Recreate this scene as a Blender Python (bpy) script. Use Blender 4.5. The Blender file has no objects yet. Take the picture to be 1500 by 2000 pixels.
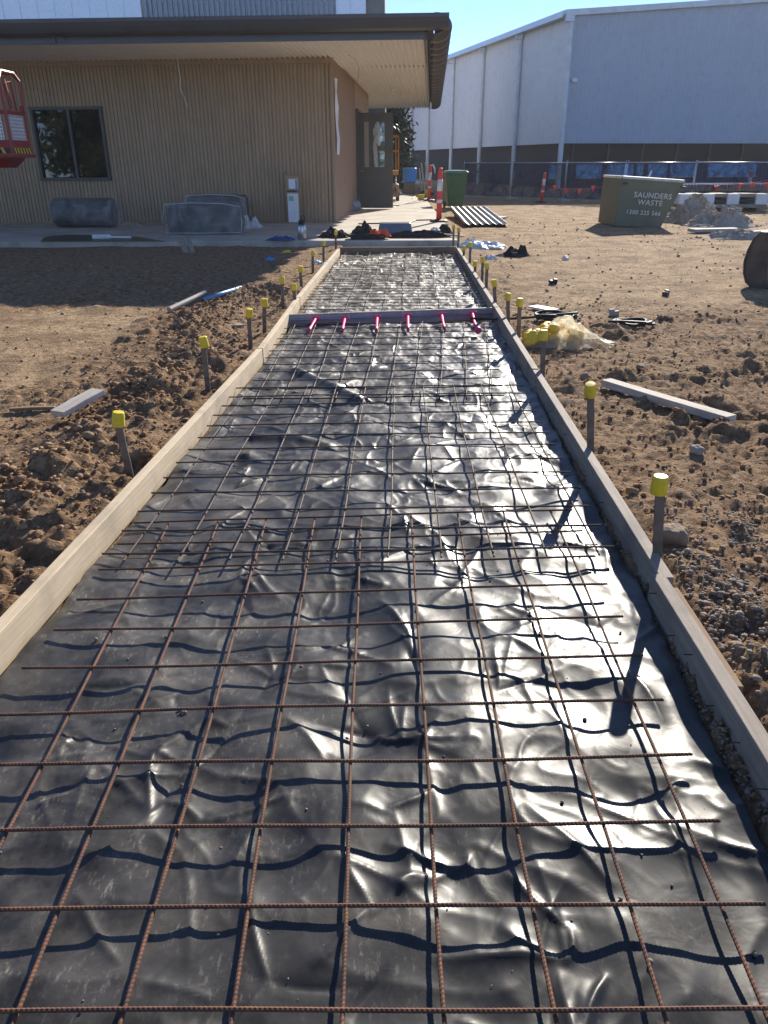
import bpy, bmesh, math, random
import numpy as np
from mathutils import Vector, Matrix
random.seed(7); rng = np.random.default_rng(11)
SC = bpy.context.scene; COL = SC.collection
s, c = math.sin, math.cos
# ------------------------------------------------------------------ camera
FPX = 1500.; TH = math.atan(685/1500.); PSI = math.radians(1.215); ROLL = math.radians(-.29); H = 1.38
CF = Vector((-s(PSI)*c(TH), c(PSI)*c(TH), -s(TH))); _r = Vector((c(PSI), s(PSI), 0)); _u = _r.cross(CF)
CR = _r*c(ROLL)+_u*s(ROLL); CU = -_r*s(ROLL)+_u*c(ROLL); CAM = Vector((0, 0, H))
cam = bpy.data.cameras.new('camera'); co = bpy.data.objects.new('camera', cam); COL.objects.link(co)
co.matrix_world = Matrix(((CR.x, CU.x, -CF.x, 0), (CR.y, CU.y, -CF.y, 0), (CR.z, CU.z, -CF.z, H), (0, 0, 0, 1)))
cam.sensor_fit = 'HORIZONTAL'; cam.sensor_width = 36; cam.lens = 36*FPX/1500.; cam.clip_start = .05; cam.clip_end = 2000
SC.camera = co
# ------------------------------------------------------------------ light
SUN_EL = math.radians(24.5); SUN_AZ = math.radians(20.5)       # azimuth measured from +Y to +X
w = bpy.data.worlds.new('World'); SC.world = w; w.use_nodes = True
nt = w.node_tree; bg = nt.nodes['Background']
sky = nt.nodes.new('ShaderNodeTexSky'); sky.sky_type = 'NISHITA'; sky.sun_disc = False
sky.sun_elevation = SUN_EL; sky.sun_rotation = SUN_AZ; sky.air_density = .45; sky.dust_density = 0.0; sky.ozone_density = 5.0
hs = nt.nodes.new('ShaderNodeHueSaturation'); hs.inputs['Saturation'].default_value = .92; nt.links.new(sky.outputs[0], hs.inputs['Color']); nt.links.new(hs.outputs[0], bg.inputs[0]); bg.inputs[1].default_value = .125
sl = bpy.data.lights.new('sun', 'SUN'); sl.energy = 4.0; sl.angle = math.radians(.5); sl.color = (1, .93, .82)
so = bpy.data.objects.new('sun', sl); COL.objects.link(so)
sd = Vector((s(SUN_AZ)*c(SUN_EL), c(SUN_AZ)*c(SUN_EL), s(SUN_EL)))
so.rotation_euler = sd.to_track_quat('Z', 'Y').to_euler(); so.location = sd*60
SC.view_settings.view_transform = 'Standard'; SC.view_settings.look = 'None'; SC.view_settings.exposure = 1.04; SC.view_settings.gamma = 1

# ------------------------------------------------------------------ geometry from image rays
def ray(x, y): return CF + CR*((x-750)/FPX) + CU*((1000-y)/FPX)
def at(x, y, z=0.):
    d = ray(x, y); return CAM + d*((z-H)/d.z)
def atY(x, y, Y):
    d = ray(x, y); return CAM + d*(Y/d.y)
def on(x, y, P, n):
    d = ray(x, y); return CAM + d*((P-CAM).dot(n)/d.dot(n))

# ------------------------------------------------------------------ noise (numpy)
def _hash(ix, iy, seed):
    h = (ix.astype(np.int64)*374761393 + iy.astype(np.int64)*668265263 + seed*1442695041) & 0xffffffff
    h = ((h ^ (h >> 13))*1274126177) & 0xffffffff
    h = ((h ^ (h >> 16))*2246822519) & 0xffffffff
    return ((h ^ (h >> 15)) & 0xffffff)/float(0xffffff)
def pn(x, y, seed=0):
    x = np.asarray(x, float); y = np.asarray(y, float)
    ix = np.floor(x); iy = np.floor(y); fx = x-ix; fy = y-iy
    ux = fx*fx*fx*(fx*(fx*6-15)+10); uy = fy*fy*fy*(fy*(fy*6-15)+10)
    def g(a, b):
        t = _hash(ix+a, iy+b, seed)*2*np.pi; return np.cos(t)*(fx-a)+np.sin(t)*(fy-b)
    n0 = g(0, 0)*(1-ux)+g(1, 0)*ux; n1 = g(0, 1)*(1-ux)+g(1, 1)*ux
    return (n0*(1-uy)+n1*uy)*1.5
def fbm(x, y, seed=0, o=4, gain=.5):
    r = 0; a = 1
    for k in range(o):
        r = r+a*pn(x*2**k, y*2**k, seed+k*17); a *= gain
    return r
def worley(x, y, seed=0):
    x = np.asarray(x, float); y = np.asarray(y, float); ix = np.floor(x); iy = np.floor(y)
    d1 = np.full(x.shape, 9.); rid = np.zeros(x.shape)
    for a in (-1, 0, 1):
        for b in (-1, 0, 1):
            hx = _hash(ix+a, iy+b, seed); hy = _hash(ix+a, iy+b, seed+5)
            d = np.hypot(ix+a+hx-x, iy+b+hy-y); m = d < d1
            rid = np.where(m, _hash(ix+a, iy+b, seed+9), rid); d1 = np.minimum(d, d1)
    return d1, rid
def sst(a, b, x):
    t = np.clip((x-a)/(b-a), 0, 1); return t*t*(3-2*t)
def segd(x, y, pts):
    d = np.full(np.shape(x), 1e9)
    for (x0, y0), (x1, y1) in zip(pts[:-1], pts[1:]):
        L = (x1-x0)**2+(y1-y0)**2; t = np.clip(((x-x0)*(x1-x0)+(y-y0)*(y1-y0))/L, 0, 1)
        d = np.minimum(d, np.hypot(x-x0-t*(x1-x0), y-y0-t*(y1-y0)))
    return d

# ------------------------------------------------------------------ materials
def newmat(name):
    m = bpy.data.materials.new(name); m.use_nodes = True; n = m.node_tree
    return m, n, n.nodes['Principled BSDF']
def coords(n, scale=(1, 1, 1), kind='Object'):
    tc = n.nodes.new('ShaderNodeTexCoord'); mp = n.nodes.new('ShaderNodeMapping'); mp.inputs['Scale'].default_value = scale
    n.links.new(tc.outputs[kind], mp.inputs[0]); return mp.outputs[0]
def noise(n, vec, scale, detail=5, rough=.55, dist=0):
    t = n.nodes.new('ShaderNodeTexNoise'); t.inputs['Scale'].default_value = scale; t.inputs['Detail'].default_value = detail
    t.inputs['Roughness'].default_value = rough; t.inputs['Distortion'].default_value = dist
    n.links.new(vec, t.inputs['Vector']); return t.outputs['Fac']
def ramp(n, fac, stops):
    r = n.nodes.new('ShaderNodeValToRGB'); e = r.color_ramp.elements
    while len(e) < len(stops): e.new(.5)
    for k, (p, col) in enumerate(stops):
        e[k].position = p; e[k].color = (col if hasattr(col, '__len__') else (col,)*3)[:3]+(1,) if hasattr(col, '__len__') else (col, col, col, 1)
    n.links.new(fac, r.inputs[0]); return r.outputs[0]
def mix(n, a, b, fac, mode='MIX'):
    m = n.nodes.new('ShaderNodeMix'); m.data_type = 'RGBA'; m.blend_type = mode
    for i, v in ((0, fac), (6, a), (7, b)):
        if hasattr(v, 'is_linked') or hasattr(v, 'links'): n.links.new(v, m.inputs[i])
        elif i == 0: m.inputs[0].default_value = v
        else: m.inputs[i].default_value = tuple(v)[:3]+(1,)
    return m.outputs[2]
def bump(n, bs, h, strength=.4, dist=.01, prev=None):
    b = n.nodes.new('ShaderNodeBump'); b.inputs['Strength'].default_value = strength; b.inputs['Distance'].default_value = dist
    n.links.new(h, b.inputs['Height'])
    if prev: n.links.new(prev, b.inputs['Normal'])
    n.links.new(b.outputs[0], bs.inputs['Normal']); return b.outputs[0]
def vm(name, c1, c2=None, sc=6, rough=.7, bs=.25, bd=.004, scale=(1, 1, 1), metal=0, contrast=(.3, .7), spec=.5, dirt=None, **kw):
    """two-tone noisy surface with fine bump"""
    m, n, b = newmat(name); v = coords(n, scale); c2 = c2 or tuple(x*.72 for x in c1)
    f = noise(n, v, sc, 6, .6); col = ramp(n, f, [(contrast[0], c2), (contrast[1], c1)])
    f2 = noise(n, v, sc*7, 4, .6)
    col = mix(n, col, tuple(x*.6 for x in c1), ramp(n, f2, [(.5, 0.), (.8, .45)]))
    if dirt:
        f3 = noise(n, coords(n), 2.3, 7, .65); col = mix(n, col, dirt, ramp(n, f3, [(.48, 0.), (.68, .7)]))
    n.links.new(col, b.inputs['Base Color']); b.inputs['Roughness'].default_value = rough; b.inputs['Metallic'].default_value = metal
    b.inputs['Specular IOR Level'].default_value = spec
    if bs: bump(n, b, f2, bs, bd)
    for k, x in kw.items(): b.inputs[k.replace('_', ' ')].default_value = x
    return m
MT = {}
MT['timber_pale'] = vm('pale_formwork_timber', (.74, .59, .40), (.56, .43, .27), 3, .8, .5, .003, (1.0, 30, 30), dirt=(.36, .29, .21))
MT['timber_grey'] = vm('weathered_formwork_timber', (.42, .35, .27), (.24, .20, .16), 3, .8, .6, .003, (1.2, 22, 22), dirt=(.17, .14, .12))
MT['timber_brown'] = vm('brown_timber', (.38, .25, .14), (.22, .14, .08), 3, .85, .6, .003, (1.2, 22, 22), dirt=(.14, .10, .07))
MT['offcut'] = vm('pale_grey_offcut', (.66, .58, .48), (.45, .39, .32), 3, .85, .5, .003, (1.2, 26, 26), dirt=(.30, .25, .20))
MT['stake'] = vm('grey_steel_stake', (.24, .20, .16), (.12, .095, .07), 14, .65, .4, .002, metal=.35, dirt=(.15, .10, .06))
MT['yellow'] = vm('yellow_plastic', (.90, .66, .03), (.80, .56, .02), 9, .5, .15, .001, dirt=(.50, .34, .09))
MT['rust'] = vm('rusty_steel', (.20, .08, .036), (.075, .036, .024), 16, .8, .6, .001, contrast=(.35, .65))
MT['rust_dark'] = vm('dark_rusty_steel', (.12, .055, .03), (.05, .03, .022), 40, .7, .5, .001)
MT['dull_galv'] = vm('dull_galvanised', (.26, .28, .29), (.12, .13, .14), 12, .42, .15, .002, metal=.7)
MT['galv'] = vm('galvanised_steel', (.50, .53, .56), (.36, .38, .41), 12, .38, .15, .002, metal=.8)
MT['blue_line'] = vm('blue_strip', (.05, .15, .45), None, 12, .5)
MT['pink'] = vm('pink_plastic', (.85, .06, .22), (.7, .04, .16), 20, .4, .1)
MT['red'] = vm('red_bollard_plastic', (.90, .06, .04), (.80, .045, .03), 8, .45, .1)
MT['reflect'] = vm('white_reflective_tape', (.82, .78, .76), (.70, .66, .64), 8, .35, .1)
MT['black'] = vm('black_rubber', (.025, .024, .025), (.015, .015, .016), 8, .6, .3)
MT['black_cloth'] = vm('black_cloth', (.03, .028, .03), (.015, .015, .016), 14, .9, .5, .01)
MT['orange'] = vm('orange_cloth', (.85, .12, .03), (.70, .08, .02), 14, .85, .4, .01)
MT['binblue'] = vm('blue_grey_plastic', (.16, .20, .23), (.13, .16, .19), 5, .4, .1)
MT['green'] = vm('green_bin_plastic', (.035, .13, .035), (.028, .10, .03), 4, .45, .1, dirt=(.10, .13, .06))
MT['olive'] = vm('olive_painted_steel', (.15, .165, .10), (.115, .13, .078), 3, .55, .15, dirt=(.13, .115, .075))
MT['white_paint'] = vm('white_lettering', (.66, .66, .60), (.55, .55, .49), 9, .7, .1)
MT['white'] = vm('white_plastic', (.80, .80, .78), (.68, .68, .66), 6, .5, .1)
MT['tyre'] = vm('tyre', (.03, .03, .03), None, 8, .85)
MT['conc'] = vm('concrete_block', (.45, .43, .39), (.34, .32, .29), 8, .85, .3)
MT['card'] = vm('cardboard', (.42, .29, .17), (.36, .24, .14), 6, .85, .2)
MT['cream'] = vm('cream_soffit_steel', (.90, .86, .79), (.84, .80, .73), 3, .5, .05, dirt=(.80, .75, .67))
MT['gutter'] = vm('charcoal_brown_gutter', (.095, .088, .082), (.075, .07, .065), 2, .42, .05)
MT['fascia'] = vm('slate_blue_fascia', (.115, .12, .14), (.095, .10, .115), 2, .5, .05)
MT['door'] = vm('olive_grey_door', (.105, .10, .08), (.085, .08, .065), 3, .5, .05)
MT['batten'] = vm('brown_batten_cladding', (.48, .335, .205), (.38, .26, .155), 1.2, .75, .3, .002, (9, 9, .7), dirt=(.34, .25, .165))
MT['sidewall'] = vm('brown_fibre_board', (.50, .34, .22), (.42, .28, .18), 1.5, .75, .2, .002, (3, 3, 1), dirt=(.40, .28, .19))
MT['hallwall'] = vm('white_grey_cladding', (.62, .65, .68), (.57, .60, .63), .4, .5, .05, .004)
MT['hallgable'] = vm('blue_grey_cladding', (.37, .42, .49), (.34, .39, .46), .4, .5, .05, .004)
MT['pipe_white'] = vm('white_downpipe', (.66, .70, .74), None, 2, .4)
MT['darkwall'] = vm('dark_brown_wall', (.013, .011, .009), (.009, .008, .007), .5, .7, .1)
MT['scissor'] = vm('amber_machine_paint', (.72, .30, .035), (.6, .24, .03), 6, .5, .1)
MT['redpaint'] = vm('red_machine_paint', (.30, .02, .022), (.22, .015, .016), 6, .45, .1)
MT['perf'] = vm('bright_perforated_plate', (.75, .77, .80), (.6, .62, .66), 5, .35, .05, metal=.3)
MT['steel_dark'] = vm('worn_bucket_steel', (.10, .085, .07), (.05, .045, .04), 6, .55, .3, metal=.5, dirt=(.20, .15, .10))
MT['rock'] = vm('brown_rock', (.33, .24, .16), (.20, .14, .09), 5, .9, .7, .01)
MT['rock_grey'] = vm('grey_rock', (.42, .35, .28), (.27, .21, .16), 8, .9, .7, .01)
MT['rubble'] = vm('grey_rubble', (.52, .44, .35), (.32, .26, .20), 7, .9, .8, .02)
MT['gravel'] = vm('grey_gravel', (.33, .27, .215), (.18, .14, .105), 30, .9, .3)
MT['bluecloth'] = vm('blue_film', (.05, .10, .24), (.04, .07, .17), 10, .5, .4, .01)
MT['bluepipe'] = vm('blue_pipe', (.10, .30, .58), None, 10, .4)
MT['greypipe'] = vm('grey_pipe', (.40, .37, .32), (.30, .27, .23), 6, .6)
MT['flask'] = vm('brushed_steel_flask', (.55, .55, .55), (.42, .42, .42), 6, .3, .05, metal=.85)
MT['aqua'] = vm('light_blue_plastic', (.08, .35, .75), None, 5, .5)
MT['yellowgreen'] = vm('faded_plan_print', (.35, .55, .42), None, 8, .7)
MT['hazard_black'] = vm('hazard_black', (.02, .02, .02), None, 5, .6)
MT['hazard_yellow'] = vm('hazard_yellow', (.80, .50, .03), None, 5, .6)
MT['bark'] = vm('bark', (.12, .09, .07), (.07, .055, .045), 8, .9, .6, .02)
MT['leaf'] = vm('dark_leaf', (.045, .065, .028), (.02, .032, .014), 1.5, .6, 0)
MT['leaf2'] = vm('olive_leaf', (.085, .10, .05), (.04, .055, .025), 1.5, .6, 0)
MT['shade_blue'] = None
def film(name, col, alpha, rough=.25, tr=0.0, bstr=.6, bsc=9):
    m, n, b = newmat(name); b.inputs['Base Color'].default_value = col+(1,); b.inputs['Roughness'].default_value = rough
    out = n.nodes['Material Output']; t = n.nodes.new('ShaderNodeBsdfTransparent'); mx = n.nodes.new('ShaderNodeMixShader')
    v = coords(n); f = noise(n, v, bsc, 5, .6, 1.2)
    r = ramp(n, f, [(.3, max(0, alpha-.25)), (.7, min(1, alpha+.2))]); n.links.new(r, mx.inputs[0])
    last = b.outputs[0]
    if tr:
        tl = n.nodes.new('ShaderNodeBsdfTranslucent'); tl.inputs[0].default_value = col+(1,)
        m2 = n.nodes.new('ShaderNodeMixShader'); m2.inputs[0].default_value = tr; n.links.new(b.outputs[0], m2.inputs[1]); n.links.new(tl.outputs[0], m2.inputs[2]); last = m2.outputs[0]
    n.links.new(t.outputs[0], mx.inputs[1]); n.links.new(last, mx.inputs[2]); n.links.new(mx.outputs[0], out.inputs[0])
    if bstr: bump(n, b, f, bstr, .03)
    return m
MT['film'] = film('clear_wrap_film', (.74, .70, .64), .14, .22, 0, .8, 3.0)
MT['bagfilm'] = film('milky_bag_plastic', (.90, .84, .64), .52, .3, .6, .9, 5)
MT['whitefilm'] = film('white_film', (.82, .82, .80), .9, .35, .3)
MT['bluefilm'] = film('blue_white_film', (.45, .62, .78), .85, .35, .3)
MT['shade'] = film('blue_shade_cloth', (.016, .032, .085), .72, .8, 0, 0, 3)
def glassmat(name, col, rough=.02):
    m, n, b = newmat(name); b.inputs['Base Color'].default_value = col+(1,); b.inputs['Roughness'].default_value = rough
    b.inputs['Specular IOR Level'].default_value = .6
    return m
MT['glass'] = glassmat('dark_window_glass', (.012, .014, .012))
def clearglass():
    m, n, b = newmat('door_glass'); out = n.nodes['Material Output']; t = n.nodes.new('ShaderNodeBsdfTransparent')
    t.inputs[0].default_value = (.85, .9, .88, 1)
    g = n.nodes.new('ShaderNodeBsdfGlossy'); g.inputs['Roughness'].default_value = .03; mx = n.nodes.new('ShaderNodeMixShader'); mx.inputs[0].default_value = .08
    n.links.new(t.outputs[0], mx.inputs[1]); n.links.new(g.outputs[0], mx.inputs[2]); n.links.new(mx.outputs[0], out.inputs[0]); return m
MT['clear'] = clearglass()
MT['painted_sky_pane'] = vm('painted_sky_window', (.22, .62, .95), (.14, .45, .78), 1.5, .35, .1)  # sky reflection in the hall panes painted as bright blue

def ground_mat():
    m, n, b = newmat('site_soil'); v = coords(n)
    at_ = n.nodes.new('ShaderNodeAttribute'); at_.attribute_name = 'disturbed_and_shade'; D = at_.outputs['Fac']
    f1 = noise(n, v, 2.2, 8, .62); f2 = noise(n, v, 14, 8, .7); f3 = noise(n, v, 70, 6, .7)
    loose = ramp(n, f2, [(.30, (.17, .098, .053)), (.50, (.36, .225, .125)), (.70, (.56, .385, .23))])  # loose soil tone, also laid as painted shade before the building
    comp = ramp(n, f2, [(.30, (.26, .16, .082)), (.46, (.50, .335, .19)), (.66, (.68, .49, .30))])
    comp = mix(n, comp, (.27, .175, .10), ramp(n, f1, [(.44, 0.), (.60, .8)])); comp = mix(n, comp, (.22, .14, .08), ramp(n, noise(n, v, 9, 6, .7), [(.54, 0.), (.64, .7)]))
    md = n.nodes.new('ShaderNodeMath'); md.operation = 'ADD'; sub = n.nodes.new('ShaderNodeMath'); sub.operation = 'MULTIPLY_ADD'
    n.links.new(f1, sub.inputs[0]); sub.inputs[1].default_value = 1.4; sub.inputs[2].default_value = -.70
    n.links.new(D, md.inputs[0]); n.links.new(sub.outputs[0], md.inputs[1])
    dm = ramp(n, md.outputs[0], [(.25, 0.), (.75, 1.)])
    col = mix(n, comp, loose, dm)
    col = mix(n, col, (.60, .50, .38), ramp(n, f3, [(.66, 0.), (.74, .6)]))
    # chips of pale stone
    vo = n.nodes.new('ShaderNodeTexVoronoi'); vo.inputs['Scale'].default_value = 26; n.links.new(v, vo.inputs['Vector'])
    chip = ramp(n, vo.outputs['Distance'], [(.10, 1.), (.16, 0.)])
    cs = n.nodes.new('ShaderNodeMath'); cs.operation = 'GREATER_THAN'; cs.inputs[1].default_value = .72
    sp = n.nodes.new('ShaderNodeSeparateColor'); n.links.new(vo.outputs['Color'], sp.inputs[0]); n.links.new(sp.outputs[0], cs.inputs[0])
    ml = n.nodes.new('ShaderNodeMath'); ml.operation = 'MULTIPLY'; n.links.new(chip, ml.inputs[0]); n.links.new(cs.outputs[0], ml.inputs[1])
    m2 = n.nodes.new('ShaderNodeMath'); m2.operation = 'MULTIPLY'; n.links.new(ml.outputs[0], m2.inputs[0]); m2.inputs[1].default_value = .7
    col = mix(n, col, (.52, .45, .36), m2.outputs[0])
    n.links.new(col, b.inputs['Base Color']); b.inputs['Roughness'].default_value = .95; b.inputs['Specular IOR Level'].default_value = .15
    vo2 = n.nodes.new('ShaderNodeTexVoronoi'); vo2.inputs['Scale'].default_value = 42; n.links.new(v, vo2.inputs['Vector']); vo3 = n.nodes.new('ShaderNodeTexVoronoi'); vo3.inputs['Scale'].default_value = 95; n.links.new(v, vo3.inputs['Vector'])
    p0 = bump(n, b, vo2.outputs['Distance'], .8, -.014); p0 = bump(n, b, vo3.outputs['Distance'], .7, -.007, p0)
    p = bump(n, b, f2, 1., .045, p0); p = bump(n, b, noise(n, v, 33, 5, .65), .9, .02, p); bump(n, b, f3, .9, .010, p)
    return m
MT['soil'] = ground_mat()
MT['clod'] = vm('soil_clods', (.37, .22, .12), (.18, .104, .056), 12, .95, .8, .01, spec=.15, dirt=(.50, .37, .24))

def membrane_mat():
    m, n, b = newmat('black_membrane'); v = coords(n)
    dust_and_sheen = n.nodes.new('ShaderNodeAttribute'); dust_and_sheen.attribute_name = 'dust_and_sheen'  # dusty film, plus sun sheen painted in farther off
    def mul(a, c_, k=None):
        q = n.nodes.new('ShaderNodeMath'); q.operation = 'MULTIPLY'; n.links.new(a, q.inputs[0])
        if k is None: n.links.new(c_, q.inputs[1])
        else: q.inputs[1].default_value = k
        return q.outputs[0]
    f1 = noise(n, v, 3.5, 9, .68)
    rot = n.nodes.new('ShaderNodeMapping'); rot.inputs['Rotation'].default_value = (0, 0, .6); rot.inputs['Scale'].default_value = (1, .35, 1); n.links.new(v, rot.inputs[0])
    rot2 = n.nodes.new('ShaderNodeMapping'); rot2.inputs['Rotation'].default_value = (0, 0, -.8); rot2.inputs['Scale'].default_value = (.4, 1, 1); n.links.new(v, rot2.inputs[0])
    s1 = ramp(n, noise(n, rot.outputs[0], 95, 5, .7), [(.56, 0.), (.66, 1.)]); s2 = ramp(n, noise(n, rot2.outputs[0], 120, 5, .7), [(.57, 0.), (.68, 1.)])
    pat = ramp(n, noise(n, v, 7, 6, .6), [(.45, .05), (.62, 1.)])
    sc_ = mul(mix(n, s1, s2, .5, 'ADD'), pat)
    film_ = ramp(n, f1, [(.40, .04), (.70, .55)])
    tot = n.nodes.new('ShaderNodeMath'); tot.operation = 'ADD'; tot.use_clamp = True; n.links.new(mul(film_, dust_and_sheen.outputs['Fac']), tot.inputs[0]); n.links.new(mul(sc_, mix(n, (.10, .10, .10), (.65, .65, .65), dust_and_sheen.outputs['Fac'])), tot.inputs[1])
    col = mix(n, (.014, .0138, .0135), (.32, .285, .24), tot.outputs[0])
    n.links.new(col, b.inputs['Base Color'])
    rr = n.nodes.new('ShaderNodeMath'); rr.operation = 'MULTIPLY_ADD'; n.links.new(tot.outputs[0], rr.inputs[0]); rr.inputs[1].default_value = .30; rr.inputs[2].default_value = .37; rr.use_clamp = True
    n.links.new(rr.outputs[0], b.inputs['Roughness']); b.inputs['Specular IOR Level'].default_value = .45; b.inputs['Specular Tint'].default_value = (1, .985, .95, 1)
    p = bump(n, b, noise(n, v, 14, 2, .5, .8), .12, .010); bump(n, b, noise(n, v, 260, 3, .6), .10, .0008, p)
    return m
MT['membrane'] = membrane_mat()
MT['slab'] = None
def slab_mat():
    m, n, b = newmat('concrete_slab'); v = coords(n)
    f1 = noise(n, v, 1.1, 8, .65); f2 = noise(n, v, 25, 6, .7)
    col = ramp(n, f1, [(.3, (.36, .31, .25)), (.5, (.50, .43, .34)), (.7, (.58, .51, .42))])
    col = mix(n, col, (.28, .21, .15), ramp(n, noise(n, v, 3.1, 8, .7), [(.52, 0.), (.70, .8)]))
    col = mix(n, col, (.62, .56, .48), ramp(n, f2, [(.6, 0.), (.75, .4)]))
    n.links.new(col, b.inputs['Base Color']); b.inputs['Roughness'].default_value = .85; bump(n, b, f2, .3, .004); return m
MT['slab'] = slab_mat()

# ------------------------------------------------------------------ mesh builder
class MB:
    def __init__(s): s.v = []; s.f = []
    def add(s, vs, fs):
        o = len(s.v); s.v += [tuple(p) for p in vs]; s.f += [tuple(i+o for i in f) for f in fs]; return s
    def box(s, cx, cy, cz, sx, sy, sz, rz=0, M=None):
        vs = []
        for k in ((-1, -1, -1), (1, -1, -1), (1, 1, -1), (-1, 1, -1), (-1, -1, 1), (1, -1, 1), (1, 1, 1), (-1, 1, 1)):
            p = Vector((k[0]*sx/2, k[1]*sy/2, k[2]*sz/2))
            if rz: p = Matrix.Rotation(rz, 3, 'Z') @ p
            if M: p = M @ p
            vs.append((p.x+cx, p.y+cy, p.z+cz))
        return s.add(vs, [(0, 3, 2, 1), (4, 5, 6, 7), (0, 1, 5, 4), (1, 2, 6, 5), (2, 3, 7, 6), (3, 0, 4, 7)])
    def hexa(s, b, t):   # bottom 4 ccw, top 4 ccw
        return s.add(list(b)+list(t), [(0, 3, 2, 1), (4, 5, 6, 7), (0, 1, 5, 4), (1, 2, 6, 5), (2, 3, 7, 6), (3, 0, 4, 7)])
    def tube(s, pts, r, n=8, cap=True, rib=None):
        pts = [Vector(p) for p in pts]; N = len(pts); rs = r if hasattr(r, '__len__') else [r]*N
        up = Vector((0, 0, 1)); d0 = (pts[-1]-pts[0])
        if abs(d0.normalized().z) > .9: up = Vector((1, 0, 0))
        vs = []
        for i, p in enumerate(pts):
            t = (pts[min(i+1, N-1)]-pts[max(i-1, 0)]).normalized(); a = t.cross(up)
            if a.length < 1e-4: a = t.cross(Vector((0, 1, 0)))
            a.normalize(); b = a.cross(t)
            for k in range(n):
                an = 2*math.pi*k/n; q = p+(a*math.cos(an)+b*math.sin(an))*rs[i]
                if rib: q += t*rib*math.cos(an)
                vs.append(q)
        fs = [(i*n+k, i*n+(k+1) % n, (i+1)*n+(k+1) % n, (i+1)*n+k) for i in range(N-1) for k in range(n)]
        if cap: fs += [tuple(range(n-1, -1, -1)), tuple((N-1)*n+k for k in range(n))]
        return s.add(vs, fs)
    def lathe(s, prof, n=20, x=0, y=0, z=0, sx=1, sy=1):
        vs = [(x+r*sx*math.cos(2*math.pi*k/n), y+r*sy*math.sin(2*math.pi*k/n), z+h) for r, h in prof for k in range(n)]
        N = len(prof); fs = [(i*n+k, i*n+(k+1) % n, (i+1)*n+(k+1) % n, (i+1)*n+k) for i in range(N-1) for k in range(n)]
        fs += [tuple(range(n-1, -1, -1)), tuple((N-1)*n+k for k in range(n))]
        return s.add(vs, fs)
    def prism(s, poly, z0, z1):
        n = len(poly); vs = [(x, y, z0) for x, y in poly]+[(x, y, z1) for x, y in poly]
        return s.add(vs, [tuple(range(n-1, -1, -1)), tuple(range(n, 2*n))]+[(i, (i+1) % n, n+(i+1) % n, n+i) for i in range(n)])
    def extr(s, prof, axis_pts):  # profile list of Vector offsets swept along pts (open sheet, closed=profile loop)
        n = len(prof); vs = [Vector(p)+Vector(q) for p in axis_pts for q in prof]
        fs = [(i*n+k, i*n+k+1, (i+1)*n+k+1, (i+1)*n+k) for i in range(len(axis_pts)-1) for k in range(n-1)]
        return s.add(vs, fs)
    def build(s, name, mat, parent=None, bevel=0, smooth=False, solid=0, off=None, seg=2):
        me = bpy.data.meshes.new(name); vs = s.v
        if off: vs = [(p[0]-off[0], p[1]-off[1], p[2]-off[2]) for p in vs]
        me.from_pydata(vs, [], s.f); me.validate(); me.update()
        bm = bmesh.new(); bm.from_mesh(me); bmesh.ops.recalc_face_normals(bm, faces=bm.faces); bm.to_mesh(me); bm.free()
        me.materials.append(MT[mat] if isinstance(mat, str) else mat)
        if smooth: me.polygons.foreach_set('use_smooth', [True]*len(me.polygons))
        o = bpy.data.objects.new(name, me); COL.objects.link(o)
        if parent: o.parent = parent
        if solid: md = o.modifiers.new('solid', 'SOLIDIFY'); md.thickness = solid; md.offset = 0
        if bevel: md = o.modifiers.new('bevel', 'BEVEL'); md.width = bevel; md.segments = seg; md.limit_method = 'ANGLE'; md.angle_limit = .6
        if off: o.location = off
        return o
def tag(o, label=None, cat=None, group=None, kind=None):
    if label: o['label'] = label
    if cat: o['category'] = cat
    if group: o['group'] = group
    if kind: o['kind'] = kind
    return o
def thing(name, label, cat, loc=(0, 0, 0), rz=0, group=None):
    o = bpy.data.objects.new(name, None); COL.objects.link(o); o.location = loc; o.rotation_euler = (0, 0, rz); o.empty_display_size = .1
    return tag(o, label, cat, group)
def copy_tree(o, parent=None):
    d = o.copy(); COL.objects.link(d)
    if parent: d.parent = parent
    for ch in list(o.children): copy_tree(ch, d)
    return d
def grid_mesh(name, X, Y, Z, mat, attrs=None, smooth=True, mask=None, parent=None):
    ny, nx = X.shape; me = bpy.data.meshes.new(name)
    me.vertices.add(nx*ny); me.vertices.foreach_set('co', np.stack([X, Y, Z], -1).reshape(-1).astype(np.float32))
    i = np.arange(ny-1)[:, None]*nx+np.arange(nx-1)[None, :]
    q = np.stack([i, i+1, i+nx+1, i+nx], -1).reshape(-1, 4)
    if mask is not None: q = q[mask[:-1, :-1].reshape(-1)]
    me.loops.add(q.size); me.loops.foreach_set('vertex_index', q.reshape(-1).astype(np.int32))
    me.polygons.add(len(q)); me.polygons.foreach_set('loop_start', (np.arange(len(q))*4).astype(np.int32))
    try: me.polygons.foreach_set('loop_total', np.full(len(q), 4, np.int32))
    except Exception: pass
    me.polygons.foreach_set('use_smooth', np.full(len(q), smooth)); me.update(calc_edges=True); me.validate()
    for k, a in (attrs or {}).items():
        at_ = me.attributes.new(k, 'FLOAT', 'POINT'); at_.data.foreach_set('value', a.reshape(-1).astype(np.float32))
    me.materials.append(MT[mat]); o = bpy.data.objects.new(name, me); COL.objects.link(o)
    if parent: o.parent = parent
    return o
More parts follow.
